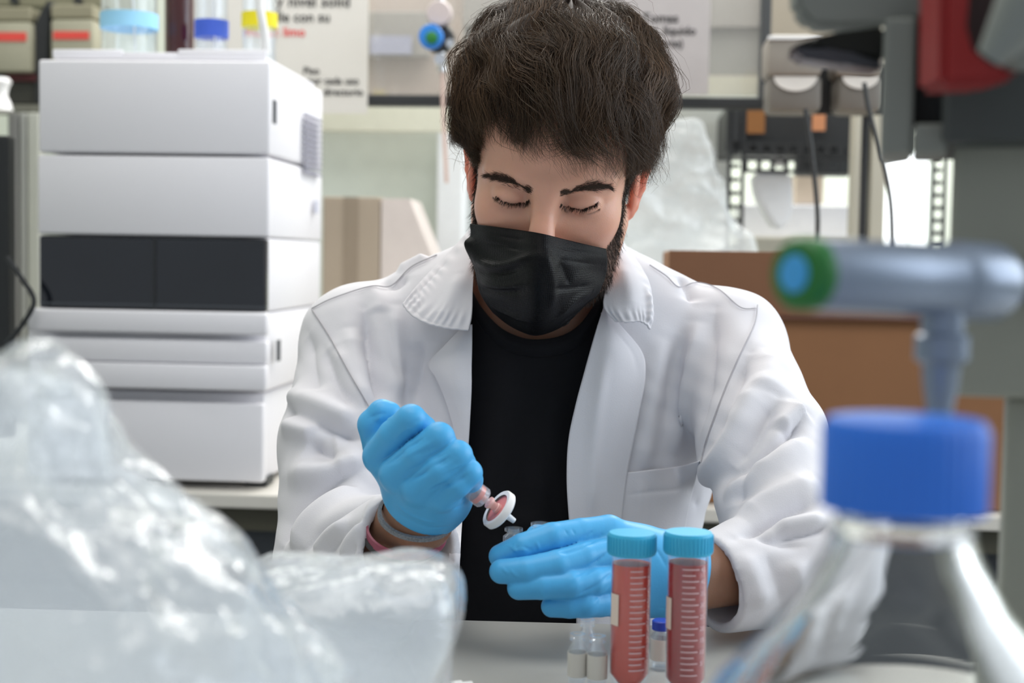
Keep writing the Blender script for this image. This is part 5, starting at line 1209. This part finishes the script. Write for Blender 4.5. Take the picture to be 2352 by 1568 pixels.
MB().lathe([(0.0026, fz + 0.0008), (0.0026, fz - 0.0012), (0.0127, fz - 0.0012), (0.0127, fz - 0.0004), (0, fz + 0.0006)], mt=TM, n=48, cap0=False).build('membrane', M_PINKMEM, fil, True)
MB().lathe([(0.0050, 0.0105), (0.0050, 0.0125), (0.0036, 0.0130), (0.0034, 0.0175), (0.0042, 0.018), (0.0042, fz - 0.001), (0.002, fz - 0.001)], mt=TM, n=24).build('inlet', mat('pale_pink_plastic', srgb(236, 190, 186), 0.3, sss=0.2, sssc=(0.003, 0.002, 0.002)), fil, True)
MB().lathe([(0.0036, fz + 0.003), (0.0030, fz + 0.006), (0.0022, L_T), (0.0014, L_T), (0.0014, L_T - 0.006)], mt=TM, n=20, cap0=False).build('outlet', M_WHITEPL, fil, True)
# ================================================================== the near bench
TZ = 0.9
M_TABLE = mat('grey_laminate', srgb(176, 176, 172), 0.22, var=0.02, scale=8, spec=0.5)
tbl = empty('lab_bench', (0, 0.72, 0), math.radians(-2.2), 'near grey laminate bench in front of the seated man', 'bench')
FE = float(P(1200, 1424, 1.233)[1]) - 0.72 + 0.0
MB().box((0, (FE - 0.62) / 2 - 0.0, TZ - 0.012), (2.6, FE + 0.62, 0.024), 0.002).build('worktop', M_TABLE, tbl)
MB().box((0, -0.05, TZ - 0.034), (2.5, 0.9, 0.020)).build('apron', M_CAB, tbl)
for x in (-1.2, 1.2):
    for y in (-0.5, 0.35): MB().box((x, y, (TZ - 0.044) / 2), (0.05, 0.05, TZ - 0.044), 0.003).build('leg', M_STEEL, tbl)
stool = empty('stool', (0.02, 1.50, 0), 0, 'round black lab stool under the seated man', 'stool')
MB().lathe([(0, 0.55), (0.16, 0.55), (0.17, 0.56), (0.17, 0.592), (0.15, 0.61), (0, 0.61)], n=40).build('seat', M_CHAR, stool, True)
MB().lathe([(0.025, 0.06), (0.025, 0.55)], n=20).build('post', M_STEEL, stool, True)
for k_ in range(5):
    a = 2 * math.pi * k_ / 5 + math.pi / 2; MB().tube([(0, 0, 0.07), (0.14 * math.cos(a), 0.14 * math.sin(a), 0.05), (0.24 * math.cos(a), 0.24 * math.sin(a), 0.013)], 0.012, 10).build('foot', M_STEEL, stool, True)

# centrifuge tubes
M_CYANCAP = mat('cyan_cap', srgb(60, 178, 222), 0.45, var=0.03, sss=0.05, sssc=(0.003, 0.003, 0.003)); M_TUBE = clear('tube_plastic', 0.025, rough=0.08)
M_MARK = mat('white_print', srgb(225, 190, 196), 0.6)
def bent(me, r, z, ang):
    """wraps a flat mesh (x across, y up) round an upright cylinder of radius r, facing angle ang"""
    co = np.empty(len(me.vertices) * 3, np.float32); me.vertices.foreach_get('co', co); co = co.reshape(-1, 3)
    a = ang + co[:, 0] / r; q = np.stack([r * np.cos(a), r * np.sin(a), z + co[:, 1]], 1).astype(np.float32); me.vertices.foreach_set('co', q.ravel()); me.update(); return me
def falcon(px, d, label, liq, top_px, face, fill_px):
    base = P(px, 1500, d); t = empty('centrifuge_tube', (base[0], base[1], TZ), 0, label, 'tube', 'capped tubes of red liquid')
    H = float(P(px, top_px, d)[2]) - TZ; hc = 0.0158; r = 0.0147; zl = float(P(px, fill_px, d)[2]) - TZ
    pr = [(0.010, 0.0005), (0.0118, 0.0005), (r, 0.013), (r, H - hc + 0.002), (r - 0.0005, H - hc + 0.002), (r - 0.0005, 0.0132), (0.009, 0.006), (0.0, 0.004)]
    MB().lathe(pr, n=48, cap0=False).build('tube_body', M_TUBE, t, True)
    MB().lathe([(0, 0.0045), (0.0088, 0.0065), (r - 0.0006, 0.0135), (r - 0.0006, zl), (0, zl)], n=48).build('liquid', liq, t, True)
    n = 60; cp = MB(); prof = [(0.0168, H - hc), (0.0176, H - hc + 0.001), (0.0176, H - 0.002), (0.0165, H), (0.0, H)]
    cp.lathe(prof, n=n, cap0=True).build('cap', M_CYANCAP, t, True)
    ribs = MB()
    for k_ in range(40):
        a = 2 * math.pi * k_ / 40; ribs.box((0.0177 * math.cos(a), 0.0177 * math.sin(a), H - hc / 2), (0.0008, 0.0010, hc - 0.004), rot=Matrix.Rotation(a, 3, 'Z'))
    o = ribs.build('grip_ribs', M_CYANCAP, t); o['kind'] = 'stuff'
    mk = MB(); step = 0.00425
    for k_ in range(20):
        z = 0.018 + k_ * step
        if z > zl: break
        wd = 0.0125 if k_ % 2 == 0 else 0.0095
        n_ = 8
        for q in range(n_):
            x0_ = -wd * 0.5 + wd * q / n_; a0 = face + (x0_ - (0.0125 - wd) * 0.5) / r; a1 = a0 + wd / n_ / r
            vs = [mk.bm.verts.new((( r + 0.0002) * math.cos(a), (r + 0.0002) * math.sin(a), zz)) for a, zz in ((a0, z), (a1, z), (a1, z + 0.0009), (a0, z + 0.0009))]
            mk.bm.faces.new(vs)
    o = mk.build('graduations', M_MARK, t); o['kind'] = 'stuff'
    for k_ in range(1, 11):
        z = 0.018 + (2 * k_ - 1) * step + step
        if z > zl: break
        me = bent(text_mesh(str(k_ * 5), 0.0046, 0.0001), r + 0.0002, z, face + 0.0098 / r); o = link('numeral', me, M_MARK, t)
    vs = MB()
    for q in range(6):
        a0 = face - 1.30 + 0.10 * q - 0.3; a1 = a0 + 0.10
        vs.bm.faces.new([vs.bm.verts.new(((r + 0.0003) * math.cos(a), (r + 0.0003) * math.sin(a), zz)) for a, zz in ((a0, 0.050), (a1, 0.050), (a1, 0.073), (a0, 0.073))])
    vs.build('writing_patch', mat('cream_patch', srgb(226, 208, 196), 0.7), t)
    return t
falcon(1446, 1.04, 'left capped tube, paler coral red liquid, nearer the blue fingers', mat('coral_liquid', srgb(214, 70, 54), 0.25, var=0.06, scale=40, sss=0.08, sssc=(0.006, 0.002, 0.002)), 1219, -math.pi / 2 + 0.30, 1290)
falcon(1575, 1.03, 'right capped tube, deeper crimson liquid, nearer the white cuff', mat('crimson_liquid', srgb(168, 32, 40), 0.25, var=0.06, scale=40, sss=0.08, sssc=(0.005, 0.001, 0.001)), 1217, -math.pi / 2 + 0.05, 1287)

# small vials
def vial(pos, label, rad=0.0068, H=0.040, cap=None, lab=True, group='small clear glass vials', rot=None):
    t = empty('vial', tuple(pos), 0, label, 'vial', group)
    if rot: t.rotation_euler = rot
    r = rad
    MB().lathe([(0, 0), (r * 0.85, 0), (r, 0.0015), (r, H * 0.72), (r * 0.62, H * 0.82), (r * 0.62, H * 0.88), (r * 0.85, H * 0.89), (r * 0.85, H), (r * 0.5, H), (r * 0.5, H * 0.82), (r * 0.86, H * 0.70), (r * 0.86, 0.002), (0, 0.0015)], n=32).build('glass', M_GLASSV, t, True)
    if lab: MB().lathe([(r + 0.0002, H * 0.22), (r + 0.0004, H * 0.22), (r + 0.0004, H * 0.66), (r + 0.0002, H * 0.66)], n=32, cap0=False, cap1=False).build('label_band', M_PAPER, t, True)
    if cap: MB().lathe([(r * 0.9, H * 0.84), (r * 0.95, H * 0.85), (r * 0.95, H * 1.02), (r * 0.85, H * 1.04), (0, H * 1.04)], n=32).build('cap', cap, t, True)
    return t
def on_table(px, d):
    p = P(px, 1500, d); return np.array([p[0], p[1], TZ])
vial(on_table(1326, 1.045), 'leftmost open vial with a paper band, left of the coral tube')
vial(on_table(1372, 1.040), 'open vial with a paper band touching the coral tube', rad=0.0072)
vial(on_table(1348, 1.075), 'plain open vial behind two banded ones', lab=False, H=0.043)
vial(on_table(1518, 1.095), 'blue capped vial seen between both red tubes', cap=mat('royal_blue_cap', srgb(40, 70, 180), 0.4), rad=0.0078, H=0.037)
cl = empty('vial_stopper', tuple(on_table(1058, 1.02) + np.array([0, 0, 0.0055])), 0.4, 'small white stopper lying by the right end of the clear bag', 'stopper')
MB().lathe([(0, -0.008), (0.0055, -0.008), (0.0055, 0.001), (0.0042, 0.002), (0.0042, 0.009), (0, 0.009)], mt=Matrix.Rotation(math.pi / 2, 4, 'Y'), n=24).build('stopper_body', M_WHITEPL, cl, True)
for px, py, lab, ang in ((1180, 1216, 'clear vial held at the fingertips of the straight gloved hand', 0.15), (1240, 1204, 'clear vial held behind the first knuckle of the straight gloved hand', 0.1)):
    tp_ = P(px, py, 1.139); vial(tp_ - np.array([0, 0, 0.0225]), lab, rad=0.0085, H=0.024, lab=False, group='vials held in the glove')

# big reagent bottle at the right
M_REALGLASS = mat('reagent_glass', (0.97, 0.985, 0.99), 0.0, trans=1.0, ior=1.47, var=0.01)
M_BLUECAP = mat('royal_blue_screw_cap', srgb(44, 118, 226), 0.38, var=0.03, sss=0.05, sssc=(0.004, 0.004, 0.006))
bp = P(2078, 1037, 0.47); bo = empty('reagent_bottle', (bp[0], bp[1], TZ), 0, 'large clear glass bottle with a ribbed blue screw cap, nearest on the bench', 'bottle')
HB = float(P(2078, 962, 0.47)[2]) - TZ; hb = HB - 0.0285
MB().lathe([(0, 0.004), (0.058, 0.002), (0.0655, 0.007), (0.068, 0.016), (0.068, 0.150), (0.066, 0.160), (0.060, 0.172), (0.046, 0.188), (0.034, 0.202), (0.0255, 0.218), (0.0215, 0.230), (0.0205, hb + 0.002), (0.0205, hb + 0.024), (0.0165, hb + 0.024), (0.0165, 0.232), (0.0215, 0.216), (0.031, 0.200), (0.043, 0.186), (0.0565, 0.170), (0.0625, 0.159), (0.0645, 0.150), (0.0645, 0.016), (0.060, 0.009), (0, 0.008)], n=72).build('glass', M_REALGLASS, bo, True, ang=60)
cpm = MB(); nr = 40; prof_r = []
ringz = [hb - 0.001, hb + 0.001, hb + 0.025, hb + 0.0285]
rings = []
for z, k_ in zip(ringz, (1.0, 1.0, 1.0, 0.93)):
    R_ = []
    for i in range(nr * 4):
        a = 2 * math.pi * i / (nr * 4); rr_ = 0.0270 * k_ - (0.0009 if (i % 4) in (0, 1) else 0.0)
        R_.append(cpm.bm.verts.new((rr_ * math.cos(a), rr_ * math.sin(a), z)))
    rings.append(R_)
for A, B in zip(rings, rings[1:]):
    for i in range(len(A)): cpm.bm.faces.new((A[i], A[(i + 1) % len(A)], B[(i + 1) % len(A)], B[i]))
cpm.bm.faces.new(rings[-1]); cpm.bm.faces.new(list(reversed(rings[0]))); cpm.build('screw_cap', M_BLUECAP, bo, True, ang=60)
MB().lathe([(0.0206, hb - 0.010), (0.0232, hb - 0.0085), (0.0232, hb - 0.006), (0.0206, hb - 0.0045)], n=48, cap0=False, cap1=False).build('pouring_ring', M_REALGLASS, bo, True)
lb = MB()
for q in range(14):
    a0 = -2.2 + 0.1 * q; a1 = a0 + 0.1
    lb.bm.faces.new([lb.bm.verts.new((0.0683 * math.cos(a), 0.0683 * math.sin(a), z)) for a, z in ((a0, 0.06), (a1, 0.06), (a1, 0.135), (a0, 0.135))])
lb.build('enamel_field', mat('white_enamel_print', (0.8, 0.8, 0.8), 0.5), bo)

# service column with tap, at the right
M_SRV = mat('service_grey', srgb(146, 148, 138), 0.5, var=0.05, scale=8); M_SRVD = mat('service_dark', srgb(62, 66, 66), 0.55, var=0.05, scale=8)
M_SRVM = mat('service_mid', srgb(124, 127, 122), 0.5, var=0.05, scale=8)
def fbox(mb, loc, x0, y0, x1, y1, d, dep, bev=0.002):
    a = P(x0, (y0 + y1) / 2, d); b = P(x1, (y0 + y1) / 2, d); zt = P((x0 + x1) / 2, y0, d)[2]; zb = P((x0 + x1) / 2, y1, d)[2]
    yw = math.atan2(a[0], a[1]); wd_ = (b[0] - a[0]); ex = Vector((math.cos(yw), -math.sin(yw), 0)); ey = Vector((math.sin(yw), math.cos(yw), 0))
    c = Vector((a[0], a[1], (zt + zb) / 2)) + ex * wd_ / 2 + ey * dep / 2
    mb.box(c - Vector(loc), (wd_, dep, zt - zb), bev, rot=Matrix.Rotation(-yw, 3, 'Z')); return mb
cl0 = P(2400, 900, 0.70); colm = empty('service_column', (cl0[0], cl0[1], TZ), 0, 'grey service column rising from the bench at the right edge', 'column')
L0 = colm.location
fbox(MB(), L0, 2180, 330, 2700, 915, 0.70, 0.080, 0.003).build('panel', M_SRV, colm)
zt = P(2400, 915, 0.72)[2]; a = P(2312, 1200, 0.72); b = P(2620, 1200, 0.72)
MB().box(Vector((a[0] + 0.036, a[1] + 0.02, (zt + TZ) / 2)) - L0, (0.06, 0.05, zt - TZ), 0.003, rot=Matrix.Rotation(-0.30, 3, 'Z')).build('post', M_SRV, colm)
hs = P(2250, 330, 0.66); hou = empty('overhead_unit', tuple(hs), 0, 'dark grey overhead unit with a recessed slot above the tap', 'equipment')
fbox(MB(), hs, 2172, -260, 2700, 330, 0.66, 0.120, 0.003).build('housing', M_SRVD, hou)
fbox(MB(), hs, 2026, 42, 2098, 352, 0.68, 0.060, 0.002).build('side_panel', M_SRVM, hou)
fbox(MB(), hs, 2098, 40, 2174, 284, 0.70, 0.040, 0.001).build('slot', M_CHAR, hou)
fbox(MB(), hs, 2098, 284, 2174, 352, 0.675, 0.060, 0.002).build('lower_panel', M_SRVM, hou)
def fprism(loc, pts, d, dep, bev=0.002):
    mb = MB(); q = [P(x, y, d) - np.array(loc) for x, y in pts]; yq = q[0][1]
    mb.prism([(p[0], p[2]) for p in q], Matrix.Translation((0, yq + dep, 0)) @ Matrix.Rotation(math.pi / 2, 4, 'X'), dep, bev); return mb
fprism(hs, [(1828, -120), (2180, -120), (2180, 36), (2060, 44), (1930, 62), (1870, 58), (1832, 20)], 0.68, 0.02, 0.003).build('top_slab', M_SRVM, hou)
lp = P(1930, 120, 0.72); lam = empty('lamp', tuple(lp), 0, 'black wedge shaped lamp head below the grey slab', 'lamp')
fprism(lp, [(1822, 104), (1880, 84), (1960, 66), (2034, 58), (2034, 140), (1960, 118), (1900, 108)], 0.72, 0.025, 0.002).build('lamp_head', mat('matt_black', srgb(24, 24, 24), 0.6), lam)
fprism(lp, [(1824, 106), (1900, 110), (1960, 120), (2034, 142), (2034, 160), (1960, 150), (1840, 132)], 0.72, 0.025, 0.002).build('lens', mat('grey_lens', srgb(72, 72, 80), 0.3), lam)
hk = P(2250, 180, 0.60); red = empty('red_bracket', tuple(hk), 0, 'red plastic hook shaped bracket at the top right corner', 'bracket')
fprism(hk, [(2164, -120), (2240, -120), (2212, -20), (2206, 60), (2222, 120), (2256, 150), (2296, 140), (2345, 150), (2345, 176), (2300, 190), (2166, 194)], 0.60, 0.035, 0.003).build('hook', mat('red_plastic', srgb(140, 26, 26), 0.5), red, True)
fprism(hk, [(2200, -120), (2352, -120), (2340, 60), (2300, 150), (2240, 160), (2205, 110), (2196, 20)], 0.622, 0.02, 0.002).build('recess', mat('shaded_red_plastic', srgb(34, 6, 6), 0.6), red, True)  # shade inside the hook, put into a near-black red
rd = P(2300, 80, 0.575); rod = empty('clamp_rod', tuple(rd), 0, 'pale grey rod resting in the red bracket', 'rod')
MB().tube([Vector(P(2440, -110, 0.56) - rd), Vector(P(2350, 30, 0.57) - rd), Vector(P(2275, 132, 0.58) - rd)], [0.0150, 0.0125, 0.0060], 24).build('shaft', mat('pale_grey_metal', srgb(128, 132, 128), 0.45), rod, True)
MB().box(Vector(P(2420, 132, 0.60) - rd), (0.040, 0.02, 0.010), 0.003).build('crossbar', M_SRVM, rod)

# gas tap in the foreground
TL = P(1826, 628, 0.515); TR = P(2250, 648, 0.575); tap = empty('gas_tap', tuple(TR), 0, 'big foreground tap with green ring, blue button and downward nozzle', 'tap')
M_TAPG = mat('tap_grey', srgb(128, 140, 158), 0.30, var=0.02, metal=0.35); axl = float(np.linalg.norm(TR - TL))
TMt = Matrix.Translation(Vector(TL - TR)) @ zmat((0, 0, 0), TR - TL)
MB().lathe([(0.0125, 0.006), (0.0135, 0.009), (0.0142, axl * 0.55), (0.0142, axl * 0.78), (0.0148, axl * 0.80)], mt=TMt, n=48).build('handle', M_TAPG, tap, True)
MB().lathe([(0.0072, -0.0005), (0.0118, 0.0), (0.0134, 0.002), (0.0134, 0.008), (0.0120, 0.009)], mt=TMt, n=48).build('green_ring', M_GREENPL, tap, True)
MB().lathe([(0, -0.0015), (0.0066, -0.0012), (0.0072, 0.0), (0.0072, 0.002)], mt=TMt, n=40).build('blue_button', mat('sky_blue_button', srgb(64, 160, 225), 0.35), tap, True)
MB().lathe([(0.0148, axl * 0.80), (0.0160, axl * 0.84), (0.0160, axl * 1.06), (0.0130, axl * 1.12), (0.010, axl * 1.14)], mt=TMt, n=48).build('valve_body', M_TAPG, tap, True)
MB().tube([Vector(P(2300, 655, 0.585) - TR), Vector(P(2360, 650, 0.64) - TR), Vector(P(2370, 650, 0.71) - TR)], 0.009, 20).build('stem', M_CHAR, tap, True)
nz_ = P(2168, 660, 0.562)
def zd(py): return float(P(2168, py, 0.562)[2] - nz_[2])
MB().lathe([(0.0062, zd(640)), (0.0064, zd(705)), (0.0084, zd(712)), (0.0084, zd(765)), (0.0106, zd(772)), (0.0106, zd(826)), (0.0076, zd(838)), (0.0070, zd(880)), (0.0056, zd(930)), (0.0042, zd(985)), (0.0050, zd(990)), (0.0038, zd(1040)), (0.0028, zd(1060))], n=36).build('nozzle', M_TAPG, tap, True, Vector(nz_ - TR), ang=35)

# clear bags in the foreground
M_BAG = clear('bag_film', 0.27, (0.93, 0.96, 1.0), 0.13, (0.97, 0.985, 1.0), 1.40, 0.7)
def bag(label, d, rings, seed, amp, inner=True, k=(22, 75), flat=0.7):
    p0 = P(rings[0][0], 1500, d); t = empty('plastic_bag', (p0[0], p0[1], TZ), 0, label, 'bag', None)
    R_ = []
    for px, py, hw, hd in rings:
        q = P(px, py, d); R_.append((q[0] - p0[0], 0.0, max(q[2] - TZ, 0.002), hw * d / FPX, hd))
    sack('film', R_, M_BAG, t, seed, amp, n=150, rows=130, k=k, flat=flat, base=0.001)
    if inner:
        R2 = [(x + 0.002, y + 0.01, max(0.004, z * 0.93), hw * 0.80, hd * 0.6) for x, y, z, hw, hd in R_]
        sack('inner_fold', R2, M_BAG, t, seed + 31, amp * 1.4, n=110, rows=90, k=k, flat=flat, base=0.003)
    return t
def ty_px(d): return 590 + 0.315 * FPX / d + 6
bag('tall crumpled clear bag, peaked, left foreground', 0.60, [(240, 2320, 520, 0.060), (235, 1900, 530, 0.075), (200, 1568, 520, 0.080), (160, 1400, 470, 0.078), (125, 1280, 385, 0.074), (75, 1180, 290, 0.070), (35, 1100, 215, 0.064), (5, 1010, 200, 0.056), (-5, 950, 190, 0.050), (5, 890, 145, 0.042), (30, 835, 85, 0.030), (62, 800, 50, 0.016), (68, 788, 18, 0.006)], 3, 0.009, k=(30, 120))
bag('low crumpled clear bag lying right of the peaked bag', 0.78, [(770, 1920, 300, 0.05), (780, 1800, 305, 0.06), (790, 1568, 255, 0.065), (800, 1450, 252, 0.062), (800, 1370, 248, 0.056), (795, 1330, 240, 0.046), (790, 1304, 225, 0.030), (785, 1292, 195, 0.012)], 9, 0.0060, k=(35, 130), flat=0.55)
